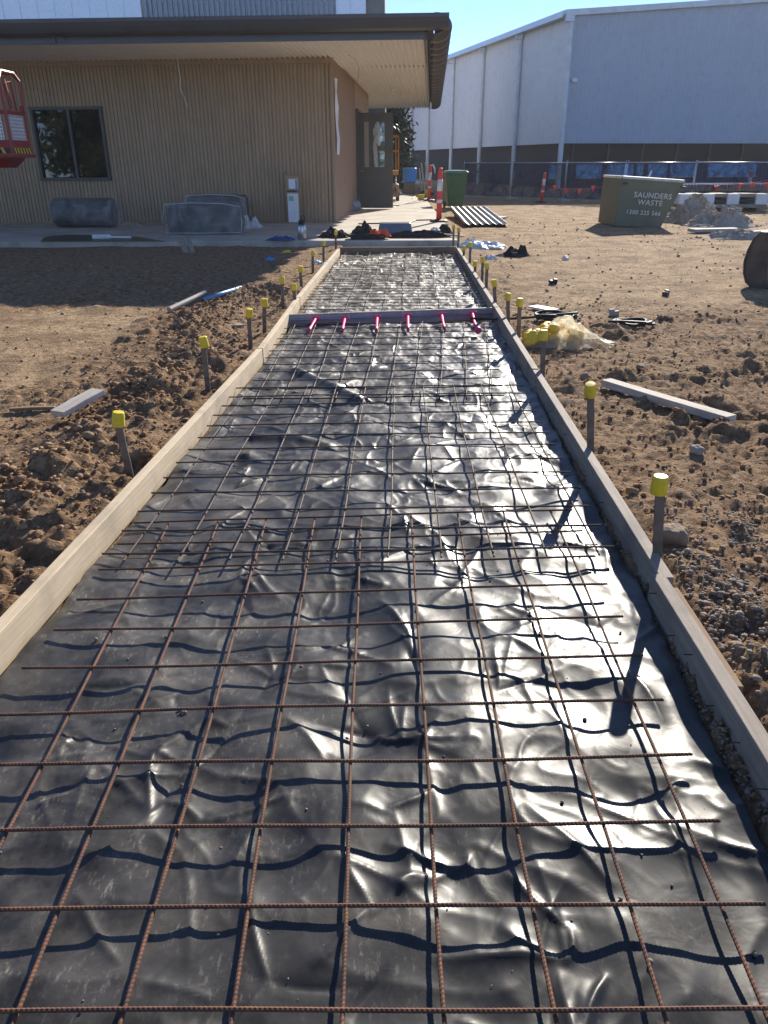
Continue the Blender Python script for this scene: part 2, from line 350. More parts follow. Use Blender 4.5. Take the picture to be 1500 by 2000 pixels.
# rock scatter: one mesh of many deformed icospheres
_bm = bmesh.new(); bmesh.ops.create_icosphere(_bm, subdivisions=2, radius=1); ICV = np.array([v.co[:] for v in _bm.verts]); ICF = np.array([[v.index for v in f.verts] for f in _bm.faces]); _bm.free()
_bm = bmesh.new(); bmesh.ops.create_icosphere(_bm, subdivisions=1, radius=1); ICV1 = np.array([v.co[:] for v in _bm.verts]); ICF1 = np.array([[v.index for v in f.verts] for f in _bm.faces]); _bm.free()
def rockverts(base, seed, rough=.35, flat=.7):
    r = np.random.default_rng(seed); v = base.copy(); k = 1+0*v[:, 0]
    for f in (1.3, 2.6, 5.):
        d = r.normal(size=(3, 3)); k = k+rough/f*sum(np.sin(v@d[i]*f+r.uniform(0, 6)) for i in range(3))*.6
    v = v*k[:, None]
    for _ in range(5):   # chip facets
        nrm = r.normal(size=3); nrm /= np.linalg.norm(nrm); h = r.uniform(.6, .9); dd = v@nrm; v = v-np.outer(np.maximum(dd-h, 0), nrm)
    return v*np.array([1, r.uniform(.7, 1), flat])
def scatter(name, P, S, mat, label, fine=False, rough=.35):
    base, F = (ICV, ICF) if fine else (ICV1, ICF1); var = [rockverts(base, 100+k, rough) for k in range(14)]
    V = []; FF = []; o = 0
    for p, sz in zip(P, S):
        v = var[random.randrange(14)]*sz; a = random.uniform(0, 6.28); cs, sn = math.cos(a), math.sin(a)
        R = np.array([[cs, -sn, 0], [sn, cs, 0], [0, 0, 1]]); V.append(v@R.T+np.array(p)); FF.append(F+o); o += len(v)
    V = np.concatenate(V); FF = np.concatenate(FF); me = bpy.data.meshes.new(name)
    me.vertices.add(len(V)); me.vertices.foreach_set('co', V.reshape(-1).astype(np.float32))
    me.loops.add(FF.size); me.loops.foreach_set('vertex_index', FF.reshape(-1).astype(np.int32)); me.polygons.add(len(FF))
    me.polygons.foreach_set('loop_start', (np.arange(len(FF))*3).astype(np.int32))
    me.update(calc_edges=True); me.validate(); me.materials.append(MT[mat]); ob = bpy.data.objects.new(name, me); COL.objects.link(ob)
    return tag(ob, label, name.replace('_', ' '), kind='stuff')

# ------------------------------------------------------------------ ground
P2 = lambda x, y: tuple(at(x, y)[:2])
_a, _b, _c = at(-25, 1262, .090), at(512, 681, .090), at(664, 486, .090)
def xL(y):
    y = np.asarray(y, float); s1 = (_b.x-_a.x)/(_b.y-_a.y); return np.where(y < _b.y, _a.x+s1*(y-_a.y), _b.x+(_c.x-_b.x)/(_c.y-_b.y)*(y-_b.y))
BERM = [P2(30, 1010), P2(150, 900), P2(260, 800), P2(330, 745), P2(400, 690), P2(400, 620), P2(450, 590), P2(540, 575)]
BERM2 = [P2(1480, 1290), P2(1400, 1200), P2(1330, 1050)]
def xR(y): return np.interp(y, [0, 1.3, 2.5, 3.7, 4.3, 6, 7.4, 15], [.775, .775, .825, .83, .84, .90, .915, .935])
def disturbed_and_shade(x, y):
    left = np.clip(1-sst(.9, 1.9, -x-1.1+.5*fbm(x*.9, y*.9, 3, 3)), 0, 1)
    left = np.maximum(left, 1-sst(.25, .8, segd(x, y, BERM)+.2*fbm(x*2, y*2, 8, 3)))
    left = np.maximum(left, sst(7.6, 8.6, y+.5*pn(x, y*.7, 5))*.95)  # darker soil colour painted where the building's shade falls
    left = np.maximum(left, .9*(1-sst(2.0, 2.9, y)))
    right = 1-sst(6.2, 8.6, y+.9*fbm(x*.6, y*.6, 6, 3)-.25*(x-1))
    right = np.maximum(right, .55*(1-sst(1.2, 1.8, x))*(y < 16))
    return np.where(x < 0, left, right)
def gh(x, y):
    x = np.asarray(x, float); y = np.asarray(y, float); D = disturbed_and_shade(x, y); near = 1-sst(9, 16, y)
    z = .015*fbm(x*.7, y*.7, 1, 3)+.012*D*fbm(x*3, y*3, 21, 5, .6)+(.003+.006*D)*fbm(x*10, y*10, 31, 3, .7)+near*D*.013*(np.abs(fbm(x*7+.3, y*7, 33, 4, .62))-.2)
    z = z-.012*(1-D)*near*np.exp(-((np.sin(x*1.7-y*.8+.6*pn(x*.5, y*.5, 8)))/.25)**2)*.4
    w1, r1 = worley(x*4.2, y*4.2, 2); w2, r2 = worley(x*11, y*11, 3); w3, r3 = worley(x*26+.3*pn(x*9, y*9), y*26, 4)
    lump = .055*np.sqrt(np.clip(1-(w1/(.16+.34*r1))**2, 0, 1))*(r1 > .62)*(.3+.7*r1)
    l2 = .026*np.sqrt(np.clip(1-(w2/(.25+.35*r2))**2, 0, 1))*(r2 > .35); l3 = .011*np.sqrt(np.clip(1-(w3/(.3+.3*r3))**2, 0, 1))
    patch = sst(-.15, .35, fbm(x*1.1, y*1.1, 44, 3))
    z = z+near*(D*(.25+.75*patch)*(lump+l2+l3)+(1-D)*(.25*l3+.2*l2*(r2 > .85)))
    b = segd(x, y, BERM); z = z+(.085*np.exp(-(b/.22)**2)+.02*np.exp(-(b/.5)**2))*(.75+.5*fbm(x*3, y*3, 12, 3))
    b = segd(x, y, BERM2); z = z+.03*np.exp(-(b/.25)**2)
    far = sst(16, 30, y); z = z*(1-far)+far*.0
    ax = np.where(x < 0, x/xL(y)*1.10, np.abs(x)*1.172); ins = (1-sst(1.09, 1.155, ax))*(1-sst(14.35, 14.5, y))
    lip = (sst(1.12, 1.2, ax))*(1-sst(1.2, 1.7, ax))*(y < 14.4)
    z = z+.012*lip
    z = z*(1-ins)+(-.062+.014*fbm(x*8, y*8, 51, 4)+.5*l3+.3*l2-.02*(x < 0))*ins
    st = sst(.025, .08, x-xR(y))*(1-sst(.93, .99, x))*(1-sst(14.2, 14.35, y))*(x > 0); z = z+st*(.040+1.0*l3+.5*l2+.006*fbm(x*14, y*14, 66, 3))
    onslab = (y > 14.5) & (x < 1.05); z = np.where(onslab, -.03, z)
    return z
def H1(x, y): return float(gh(np.array([x]), np.array([y]))[0])
ys = [.25]
while ys[-1] < 17: ys.append(ys[-1]+.009+.0036*ys[-1])
while ys[-1] < 600: ys.append(ys[-1]*1.08)
xs = list(np.arange(-5.2, -3, .024))+list(np.arange(-3, 3.2, .0155))+list(np.arange(3.2, 6.2, .025)); a = 6.2
while a < 500: xs.append(a); a = a*1.1+.02
a = -5.22
while a > -500: xs.insert(0, a); a = a*1.1-.02
xs = np.array(xs); ys = np.array([-40, -10, -3, -1, 0]+ys); GX, GY = np.meshgrid(xs, ys)
g = grid_mesh('ground', GX, GY, gh(GX, GY), 'soil', {'disturbed_and_shade': disturbed_and_shade(GX, GY)}); tag(g, kind='structure')

# ------------------------------------------------------------------ membrane
def mz(x, y):
    wx = x+.03*pn(x*3, y*3, 61)+.006*pn(x*9, y*9, 62); wy = y+.03*pn(x*3+5, y*3, 63)
    z = .015*fbm(wx*2.6, wy*2.6, 71, 2)+.003*pn(wx*6, wy*5, 73)+.0145*(worley(wx*3.6+.4*wy, wy*3.1, 73)[0]-.45)+.0055*sst(-.3, .3, pn(x*1.9, y*1.9, 70))*(worley(wx*9, wy*8-wx*2, 74)[0]-.45)
    r1 = 1-np.abs(pn(wx*3.6+1.2*pn(x*1.3, y*1.3, 75), wy*3.2, 76)); z = z+.0045*r1**6
    r2 = 1-np.abs(pn(wx*8+wy*3+.8*pn(x*4, y*4, 77), wy*7-wx*2, 78)); k2 = sst(-.15, .3, pn(x*1.7, y*1.7, 79)); z = z+.0022*k2*r2**6
    r3 = 1-np.abs(pn(wx*17+.6*pn(x*8, y*8, 80), wy*15, 81)); z = z+.0016*sst(-.2, .3, pn(x*2.4, y*2.4, 82))*r3**3*.4
    z = -.027+z; return np.where(z > -.014, -.014+(z+.014)*.35, z)
def membrane(name, y0, y1, label, edge=(-1.06, .985)):
    yy = [y0]
    while yy[-1] < y1: yy.append(yy[-1]+.0042+.0022*yy[-1])
    yy[-1] = y1; yy = np.array(yy); t = np.linspace(0, 1, 380)
    X = np.zeros((len(yy), len(t))); Y = X+yy[:, None]
    L = xL(yy)+.022+.012*pn(yy*2.3, yy*0, 91)+.008*pn(yy*9, yy*0, 92); R = xR(yy)+.040+.007*pn(yy*2.1, yy*0+4, 93)+.008*pn(yy*8, yy*0, 94)
    X = L[:, None]+(R-L)[:, None]*t[None]; Z = mz(X, Y)
    Z = Z+.006*sst(2.5, 6, Y)*fbm(X*7, Y*4, 88, 3)
    ed = np.minimum(X-L[:, None], R[:, None]-X)
    Z = Z+.012*(1-sst(0, .10, X-L[:, None]))+.010*(1-sst(0, .07, R[:, None]-X))
    rn = np.random.default_rng(int(y0*10)+5); cell = int(42*(y1-y0))
    for k in range(cell):
        cx = rn.uniform(-1.0, .95); cy = y0+(y1-y0)*rn.uniform(0, 1)**1.25
        for j in range(rn.integers(1, 4)):
            an = rn.uniform(0, 2*math.pi); Ls = rn.uniform(.07, .30); hh = rn.uniform(.004, .011)*rn.choice((1, 1, 1, -.7)); ww = rn.uniform(.008, .016)
            ex, ey = cx+Ls*math.cos(an), cy+Ls*math.sin(an); iy = np.where((yy > min(cy, ey)-.08) & (yy < max(cy, ey)+.08))[0]
            if not len(iy): continue
            sl_ = slice(iy[0], iy[-1]+1); xs_ = X[sl_]; ys_ = Y[sl_]; tt = np.clip(((xs_-cx)*(ex-cx)+(ys_-cy)*(ey-cy))/Ls**2, 0, 1)
            bend = .007*np.sin(tt*math.pi*1.3+k); d = np.hypot(xs_-cx-tt*(ex-cx)+bend*math.sin(an), ys_-cy-tt*(ey-cy)-bend*math.cos(an))
            Z[sl_] += hh*np.sin(math.pi*np.clip(tt*.92+.06, 0, 1))**.7*np.exp(-np.abs(d)/(ww*(.6+1.3*tt)))
    # a big travelling fold as in the photograph near two overlaps
    for (xa, ya, xb, yb, hh, ww) in FOLDS:
        d = segd(X, Y, [(xa, ya), ((xa+xb)/2, (ya+yb)/2+.05), (xb, yb)]); Z = Z+hh*np.exp(-(d/ww)**2)
    dust_and_sheen = np.clip(.14+.60*(1-sst(-1.0, .0, X))*(1-sst(3.0, 4.6, Y))+.35*fbm(X*1.3, Y*1.1, 97, 3)+.18*sst(2.6, 4, Y), .04, 1)
    dust_and_sheen = np.clip(dust_and_sheen+.38*sst(3.0, 5.5, Y), 0, 1)+1.3*(y0 > 7)  # sun sheen on the mid and far sheet painted as paler colour
    Z = Z+.005*sst(3.5, 8, Y)*fbm(X*9, Y*4, 89, 2)
    o = grid_mesh(name, X, Y, Z, 'membrane', {'dust_and_sheen': dust_and_sheen}); return tag(o, label, 'plastic sheet')
FOLDS = [(*P2(580, 720), *P2(700, 780), .035, .05), (*P2(500, 850), *P2(640, 860), .028, .05), (*P2(430, 880), *P2(500, 890), .012, .05), (*P2(950, 980), *P2(990, 1010), .016, .04), (*P2(900, 500), *P2(740, 495), .03, .12), (*P2(640, 520), *P2(760, 497), .03, .1)]
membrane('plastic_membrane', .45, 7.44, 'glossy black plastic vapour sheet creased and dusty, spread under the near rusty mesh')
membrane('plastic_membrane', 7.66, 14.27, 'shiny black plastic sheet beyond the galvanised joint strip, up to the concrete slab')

# ------------------------------------------------------------------ timber boards
def board(a, b, mat, label, h=.125, t=.045, ztop=.090, name='formwork_board', cat='timber board', side=0, nails=0, group=None, tilt=0):
    a = Vector(a); b = Vector(b); L = (b-a).length; ang = math.atan2(b.y-a.y, b.x-a.x)
    m = MB(); N = max(2, int(L/.35)); sw = random.uniform(-.004, .004)
    ringsv = []
    for i in range(N+1):
        x = L*i/N-L/2; bow = sw*math.sin(math.pi*i/N)
        for (yy, zz) in ((-t/2, -h/2), (t/2, -h/2), (t/2, h/2), (-t/2, h/2)): ringsv.append((x, yy+bow, zz+.6*bow))
    fs = [(i*4+k, i*4+(k+1) % 4, (i+1)*4+(k+1) % 4, (i+1)*4+k) for i in range(N) for k in range(4)]+[(3, 2, 1, 0), (N*4, N*4+1, N*4+2, N*4+3)]
    m.add(ringsv, fs); mid = (a+b)/2; o = m.build(name, mat, bevel=.003)
    zz = (a.z+b.z)/2 if a.z or b.z else ztop-h/2
    if nails:
        for k in range(nails):
            x = -L/2+L*(k+random.uniform(.3, .7))/nails; z = random.uniform(-.02, .03); sg = side
            MB().tube([(x, sg*(t/2-.005), z), (x+.004, sg*(t/2+.022), z-.002)], .0018, 6).build('nail', 'steel_dark', o)
    o.location = (mid.x, mid.y, zz); o.rotation_euler = (tilt, -math.atan2(b.z-a.z, Vector((b.x-a.x, b.y-a.y)).length) if (a.z or b.z) else 0, ang)
    return tag(o, label, cat, group)
zt = .090
def topi(x, y): p = at(x, y, zt); return p
FG = 'boards edging the footpath formwork'
# inner top edge points of left boards -> centre line shifted out
def lb(p, q, mat, label, off, **k):
    a, b = topi(*p), topi(*q); d = (b-a); d.z = 0; d.normalize(); n = Vector((-d.y, d.x, 0))*off
    a = a+n; b = b+n; a.z = b.z = 0; return board(a, b, mat, label, **k)
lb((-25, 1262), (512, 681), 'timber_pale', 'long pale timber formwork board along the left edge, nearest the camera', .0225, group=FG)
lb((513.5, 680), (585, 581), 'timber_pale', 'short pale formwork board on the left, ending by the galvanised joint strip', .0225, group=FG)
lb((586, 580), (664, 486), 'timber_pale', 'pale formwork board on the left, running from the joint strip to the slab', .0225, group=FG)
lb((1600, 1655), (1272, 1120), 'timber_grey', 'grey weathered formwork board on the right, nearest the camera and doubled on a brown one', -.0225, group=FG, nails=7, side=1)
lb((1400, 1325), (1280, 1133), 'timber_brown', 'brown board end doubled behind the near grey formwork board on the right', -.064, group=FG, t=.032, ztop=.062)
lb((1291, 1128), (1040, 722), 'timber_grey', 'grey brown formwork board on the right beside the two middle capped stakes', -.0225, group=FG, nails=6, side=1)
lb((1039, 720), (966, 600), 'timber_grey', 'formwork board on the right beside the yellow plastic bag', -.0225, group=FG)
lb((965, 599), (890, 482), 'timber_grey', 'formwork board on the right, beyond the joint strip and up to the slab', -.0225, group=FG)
a = topi(664, 482); b = topi(892, 481); a.z = b.z = 0
board(a, b, 'timber_brown', 'dark timber board closing the far end of the formwork against the slab', group=FG, ztop=.085)

# ------------------------------------------------------------------ rebar mesh
def wirepts(a, b, step, amp, seed, zf=0):
    a = Vector(a); b = Vector(b); L = (b-a).length; n = max(2, int(L/step)); d = (b-a)/n; side = Vector((-d.y, d.x, 0)).normalized(); r = random.Random(seed)
    p1, p2, p3, p4 = [r.uniform(0, 6.28) for _ in range(4)]; out = []
    for i in range(n+1):
        t = i/n*L; e = math.sin(t*2.1+p1)*.6+math.sin(t*4.7+p2)*.4; z = math.sin(t*2.6+p3)*.6+math.sin(t*6.1+p4)*.3
        out.append(a+d*i+side*e*amp+Vector((0, 0, z*amp*.8)))
    return out
def rebar_mesh(label, A, B, C_, D_, ncol, nrow, detail, R=.0043, z=.0, over=(.0, .0), mat='rust', rowx=(-.5, .4), flare=0):
    """A near-left, B near-right, C far-right, D far-left of the longitudinal bars' lattice (world xy)."""
    A, B, C_, D_ = [Vector((p[0], p[1], z)) for p in (A, B, C_, D_)]
    t = thing('rebar_mesh', label, 'steel mesh', (A+B+C_+D_)/4, 0, 'sheets of steel mesh over the black plastic'); O = Vector(t.location)
    def P(u, v): return (A*(1-u)+B*u)*(1-v)+(D_*(1-u)+C_*u)*v
    def bar(a, b, k):
        seed = random.randrange(10**6)
        if detail:
            pts = wirepts(a, b, .0045, .0055, seed); rs = [R*(1.10 if i % 2 else .93) for i in range(len(pts))]
            MB().tube([p-O for p in pts], rs, 8, rib=.0022).build('bar', mat, t)
        else:
            pts = wirepts(a, b, .08, .005, seed); MB().tube([p-O for p in pts], R, 6).build('bar', mat, t, smooth=True)
    for i in range(ncol):
        u = i/(ncol-1); bar(P(u, -over[0]), P(u, 1+over[1]), i)
    cell = 1/(ncol-1)
    for j in range(nrow):
        v = j/(nrow-1); a = P((rowx[0]-(.77-v)*flare)*cell+random.uniform(-.004, .004), v); b = P(1+rowx[1]*cell+random.uniform(-.004, .004), v); a.z += R*1.9; b.z += R*1.9
        bar(a, b, j)
    return t
# near sheet: rows every .2125 m from the fit of the photograph
pL = lambda x, y: P2(x, y)
nA, nB = Vector(P2(-170.5, 1980)), Vector(P2(1500, 1979)); fD, fC = Vector(P2(328, 1022)), Vector(P2(1077, 1000))
# extend two rows toward the viewer
ex = (fD-nA)/10*2; ex2 = (fC-nB)/10*2
rebar_mesh('rusty steel mesh sheet with ribbed bars, nearest the camera', nA-ex, nB-ex2, fC, fD, 9, 13, True, over=(.02, .004), rowx=(-.86, .42), flare=.85)
rebar_mesh('rusty mesh sheet in the middle, lapped onto the nearest sheet', P2(250, 1090), P2(1162, 1078), P2(997, 757), P2(486, 764), 10, 13, True, z=.012, over=(.02, .03), mat='rust_dark', rowx=(-.45, .35), R=.0042)
rebar_mesh('dark mesh sheet ending at the pink dowels, third from the camera', P2(500, 781), P2(962, 775), P2(948, 630), P2(576, 634), 10, 12, False, z=.0, over=(.02, .03), mat='rust_dark', rowx=(-.5, .4))
def far(Y0, Y1, z, label, dx=0):
    rebar_mesh(label, (-.95+dx, Y0), (.83+dx, Y0+.02), (.86+dx, Y1), (-.93+dx, Y1), 10, int(round((Y1-Y0)/.2))+1, False, z=z, R=.0036, over=(.015, .015), mat='rust_dark', rowx=(-.4, .4))
far(7.95, 10.75, .006, 'dark mesh sheet just beyond the galvanised joint strip')
far(10.45, 14.1, .016, 'farthest mesh sheet, reaching the end board at the slab', .05)
# bar chairs' tie tails at the far board
# ------------------------------------------------------------------ joint former and dowels
jl, jr = at(556, 622, .03), at(963, 608, .03); jd = (jr-jl); ja = math.atan2(jd.y, jd.x); jm = (jl+jr)/2; JL = jd.length
t = thing('joint_former', 'long galvanised steel expansion joint strip with a blue line, across the path', 'joint strip', (jm.x, jm.y, 0), ja)
m = MB(); pr = [(.0, -.045), (.0, .062), (-.006, .070), (-.028, .070), (-.028, .060), (-.012, .056), (-.012, .030), (-.030, .022), (-.030, .004), (-.012, -.004), (-.012, -.045)]
n = len(pr); vs = [(x, p[0], p[1]) for x in (-JL/2, JL/2) for p in pr]; m.add(vs, [(i, (i+1) % n, n+(i+1) % n, n+i) for i in range(n)]+[tuple(range(n)), tuple(range(n, 2*n))]); m.build('steel_profile', vm('grey_joint_steel', (.46, .455, .44), (.34, .33, .31), 12, .5, .15, .002, metal=.25), t)
MB().box(0, -.032, .013, JL*.98, .005, .006).build('blue_strip', 'blue_line', t)
m = MB(); m.box(0, .02, .0, JL*.99, .025, .09); m.build('filler_board', 'greypipe', t, bevel=.004)
for k in range(6):
    MB().box(-JL/2+.35+k*.26*1.0, -.037, .04, .012, .004, .055).build('bracket', 'galv', t)
order = ['leftmost', 'second from the left', 'third from the left', 'fourth from the left', 'fifth from the left', 'rightmost']
for k, (x, y, x2, y2) in enumerate([(617, 622, 602, 648), (674, 622, 668, 647), (737, 620, 735, 648), (797, 617, 797, 646), (863, 615, 868, 644), (923, 612, 929, 640)]):
    a = at(x, y, .045); b = at(x2, y2, .0); d = a-b; L = d.length
    t = thing('dowel_sleeve', 'pink plastic dowel sleeve on the joint strip, '+order[k]+' of the six', 'dowel sleeve', b, math.atan2(d.y, d.x), 'pink dowel sleeves on the joint strip')
    tl = math.atan2(d.z, math.hypot(d.x, d.y)); Lh = L*math.cos(tl)
    MB().tube([(0, 0, 0), (Lh*.33, 0, d.z*.33), (Lh*.34, 0, d.z*.34), (Lh*.95, 0, d.z*.95)], [.015, .015, .011, .012], 12).build('sleeve', 'pink', t, smooth=True)
    MB().box(Lh+.002, 0, d.z, .008, .07, .04).build('flange', 'pink', t, bevel=.003)
p = at(934, 645, .02); m = MB(); m.lathe([(.018, -.02), (.03, -.015), (.032, .0), (.026, .018), (.012, .024)], 14); o = m.build('pink_cap', 'pink', smooth=True); o.location = p; o.rotation_euler = (.9, .4, .2)
tag(o, 'crumpled bright pink cap lying on the mesh beside the rightmost dowel sleeve', 'cap')
p = at(378, 630, .03); o = MB().lathe([(.012, -.02), (.025, -.015), (.028, .0), (.022, .02), (.010, .03)], 12).build('pink_cap', 'pink', smooth=True); o.location = (p.x, p.y, H1(p.x, p.y)+.02); o.rotation_euler = (1.2, .4, .2)
tag(o, 'bright pink cap lying on the dirt left of the formwork', 'cap')

# ------------------------------------------------------------------ stakes with yellow caps
def stake(cx, cy, bx, by, label, r=None, flat=False):
    b = at(bx, by, .02); top = atY(cx, cy, b.y)          # cap centre in the plane of the base
    hgt = top.z-b.z; t = thing('form_stake', label, 'stake', (b.x, b.y, b.z), 0, 'yellow-capped stakes along the formwork')
    lean = math.atan2(top.x-b.x, hgt); t.rotation_euler = (random.uniform(-.03, .03), lean, 0)
    Ht = math.hypot(hgt, top.x-b.x)
    m = MB(); q = .017   # angle-iron like section
    prof = [(-q, -q), (q, -q), (q, -q+.008), (.004, -q+.012), (.002, q), (-.006, q), (-.006, -q+.012), (-q, -q+.008)]
    N = len(prof); rings = [-.15, 0, Ht*.3, Ht*.6, Ht-.005]; vs = [(x+.0015*math.sin(z*30), y, z) for z in rings for x, y in prof]
    m.add(vs, [(i*N+k, i*N+(k+1) % N, (i+1)*N+(k+1) % N, (i+1)*N+k) for i in range(len(rings)-1) for k in range(N)]+[tuple((len(rings)-1)*N+k for k in range(N))])
    m.build('steel_post', 'stake', t, bevel=.001)
    R = .029; hh = .066
    m = MB(); m.lathe([(R*.98, -.032), (R, -.030), (R*.97, .0), (R*.93, hh*.38), (R*.90, hh*.48), (R*.80, hh*.53), (R*.3, hh*.545)], 24)
    o = m.build('cap', 'yellow', t, smooth=True); o.location = (0, 0, Ht); o.rotation_euler = (random.uniform(-.2, .2), random.uniform(-.2, .2), random.uniform(0, 6)); 
    md = o.modifiers.new('e', 'EDGE_SPLIT'); md.split_angle = .7
    return t
on_ = ['first', 'second', 'third', 'fourth', 'fifth', 'sixth', 'seventh', 'eighth', 'ninth', 'tenth', 'eleventh', 'twelfth', 'thirteenth']
LS = [(232, 818, 258, 937), (398, 668, 408, 768), (487, 611, 490, 681), (517, 591, 517, 650), (551, 548, 553, 606), (574, 561, 577, 598), (587, 525, 589, 566), (611, 496, 611, 532), (632, 476, 632, 512), (656, 455, 656, 487)]
for k, q in enumerate(LS):
    stake(*q, ('grey steel stake with a tilted yellow cap, closest to the camera on the left' if k == 0 else 'yellow-capped steel stake, '+on_[k]+' from the camera along the left formwork'))
RS = [(1287, 946, 1280, 1107), (1152, 761, 1152, 897), (1062, 655, 1058, 740), (1015, 591, 1012, 662), (992, 580, 992, 632), (965, 553, 967, 603), (951, 520, 949, 572), (943, 508, 941, 550), (928, 515, 927, 540), (919, 478, 917, 522), (906, 484, 905, 508), (896, 449, 894, 492), (886, 444, 885, 486)]
for k, q in enumerate(RS):
    stake(*q, ('tall grey steel stake with a yellow cap, closest to the camera on the right' if k == 0 else 'yellow-capped steel stake, '+on_[k]+' from the camera along the right formwork'))

# ------------------------------------------------------------------ loose timbers
def ground_board(p, q, mat, label, w_=.09, h=.045, zoff=0, z2=0):
    a = at(*p, .04); b = at(*q, .04); a.z = H1(a.x, a.y)*.4+h*.5+.02+zoff; b.z = H1(b.x, b.y)*.4+h*.5+.02+z2+zoff
    return board(a, b, mat, label, h=h, t=w_, name='timber_offcut', cat='timber offcut')
ground_board((1183, 748), (1427, 825), 'offcut', 'long straight timber length lying on the dirt to the right', .085, .045)
ground_board((115, 826), (198, 795), 'offcut', 'short pale timber offcut propped on the soil mound at left', .10, .032, .05, .03)
ground_board((362, 645), (475, 636), 'timber_grey', 'dark flat timber strip on the dirt beyond the pink cap', .07, .035, -.01)
ground_board((18, 795), (107, 792), 'timber_brown', 'thin dark stick half buried in pale dirt at far left', .03, .02, -.01)

# ------------------------------------------------------------------ pebbles, clods, rocks
P = []; S = []
def put(x, y, sz, sink=.3): P.append((x, y, H1(x, y)+sz*(1-sink)*.6)); S.append(sz)
pts = []
for k in range(11000):
    u = random.random(); i = random.randrange(len(BERM)-1); a, b = BERM[i], BERM[i+1]
    if u < .22: x = a[0]+(b[0]-a[0])*random.random()+random.gauss(0, .16); y = a[1]+(b[1]-a[1])*random.random()+random.gauss(0, .16); sz = .004+.025*random.random()**3
    elif u < .6:
        x = -1.2-abs(random.gauss(0, .8)); y = 1.3+8*random.random()**1.5; sz = .003+.012*random.random()**2
        if y > 5 and float(disturbed_and_shade(np.array([x]), np.array([y]))[0]) < .3 and random.random() < .7: continue
    elif u < .68: x = random.uniform(.84, .93); y = random.uniform(.8, 7); sz = random.uniform(.003, .011)
    else: x = .96+abs(random.gauss(0, 1.0)); y = .9+7.5*random.random()**1.4; sz = (.003+.014*random.random()**2.5)*(1.8 if random.random() < .03 else 1)
    if x > 0 and x < float(xR(y))+.05: continue
    if x < 0 and x > xL(y)-.06: continue
    if .935 < x < .955: continue
    pts.append((x, y, sz))
zz = gh(np.array([p[0] for p in pts]), np.array([p[1] for p in pts]))
scatter('soil_clods', [(p[0], p[1], z+p[2]*.35) for p, z in zip(pts, zz)], [p[2] for p in pts], 'clod', 'loose dark soil clods strewn beside the formwork', rough=.62)
pts = []
for k in range(5200):
    u = random.random()
    if u < .40:   # grey gravel spill right
        cx, cy = at(random.gauss(1410, 75), random.gauss(1085, 60))[:2]; sz = .0025+.007*random.random()**2
        if float(pn(np.array([cx*6]), np.array([cy*6]), 3)[0]) < -.12: continue
        if cx < .98: continue
    elif u < .70: cx = random.uniform(.84, .92); cy = random.uniform(.7, 4.0); sz = random.uniform(.003, .009)
    elif u < .85: cy = random.uniform(1.2, 6); cx = float(xL(cy))+random.uniform(0, .035); sz = random.uniform(.003, .008)
    else: cx, cy = at(random.gauss(1420, 60), random.gauss(1230, 60))[:2]; sz = .003+.012*random.random()**2
    if cy < .5 or (.92 < cx < .97): continue
    pts.append((cx, cy, sz))
zz = gh(np.array([p[0] for p in pts]), np.array([p[1] for p in pts]))
scatter('gravel', [(p[0], p[1], z+p[2]*.4) for p, z in zip(pts, zz)], [p[2] for p in pts], 'gravel', 'grey gravel spilled beside the near right formwork board')
pts = []
for k in range(240):
    x = random.uniform(-.9, .85); y = random.uniform(.6, 4.5); pts.append((x, y, random.choice((.0015, .002, .003, .0045))*random.uniform(.7, 1.3)))
for (px, py) in ((355, 1393), (350, 1387), (362, 1395), (1142, 1405), (1270, 1885), (655, 1105), (640, 1100), (190, 1258), (1475, 1865)):
    q = at(px, py, -.03); pts.append((q.x, q.y, .007))
zz = mz(np.array([p[0] for p in pts]), np.array([p[1] for p in pts]))
scatter('grit', [(p[0], p[1], z+p[2]*.6) for p, z in zip(pts, zz)], [p[2] for p in pts], 'gravel', 'small stones and crumbs of grit scattered on the black plastic')
pts = []
for k in range(2600):
    if random.random() < .6: x, y = random.uniform(1.2, 9), 6.5+15*random.random()**1.3; sz = .006+.022*random.random()**4
    else: x, y = random.uniform(-6, -1.6), random.uniform(3, 13.8); sz = .005+.018*random.random()**4
    pts.append((x, y, sz))
zz = gh(np.array([p[0] for p in pts]), np.array([p[1] for p in pts]))
scatter('loose_stones', [(p[0], p[1], z+p[2]*.35) for p, z in zip(pts, zz)], [p[2] for p in pts], 'rock', 'small stones and crumbs strewn over the open compacted dirt', rough=.45)
def rock(px, py, size, label, mat='rock', seed=1, flat=.75):
    q = at(px, py, .03); v = rockverts(ICV, seed, .28, flat)*size; m = MB(); m.add([tuple(a) for a in v], [tuple(int(i) for i in f) for f in ICF]); o = m.build('rock', mat)
    md = o.modifiers.new('s', 'SUBSURF'); md.levels = md.render_levels = 2
    tx = bpy.data.textures.new('rk', 'CLOUDS'); tx.noise_scale = size*.5; d = o.modifiers.new('d', 'DISPLACE'); d.texture = tx; d.strength = size*.22
    o.location = (q.x, q.y, H1(q.x, q.y)*.6+size*flat*.45); o.rotation_euler = (0, 0, seed); return tag(o, label, 'rock', 'larger rocks on the dirt')
rock(1312, 1058, .075, 'large brown boulder behind the nearest right stake', seed=3)
rock(1362, 880, .05, 'grey brown angular rock on the dirt below the long timber length', 'rock_grey', 5)
rock(1252, 716, .042, 'pale brown rock between the yellow bag and the long timber length', seed=8)
rock(1140, 735, .045, 'dark soil lump just below the yellow bag', seed=12)
rock(1440, 1275, .032, 'brown rock in the coarse gravel beyond the near right board', seed=14)
rock(45, 985, .04, 'brown rock low on the soil mound at the left edge', seed=15)
rock(270, 765, .035, 'small brown rock on the soil mound behind the short offcut', 'rock_grey', 16)
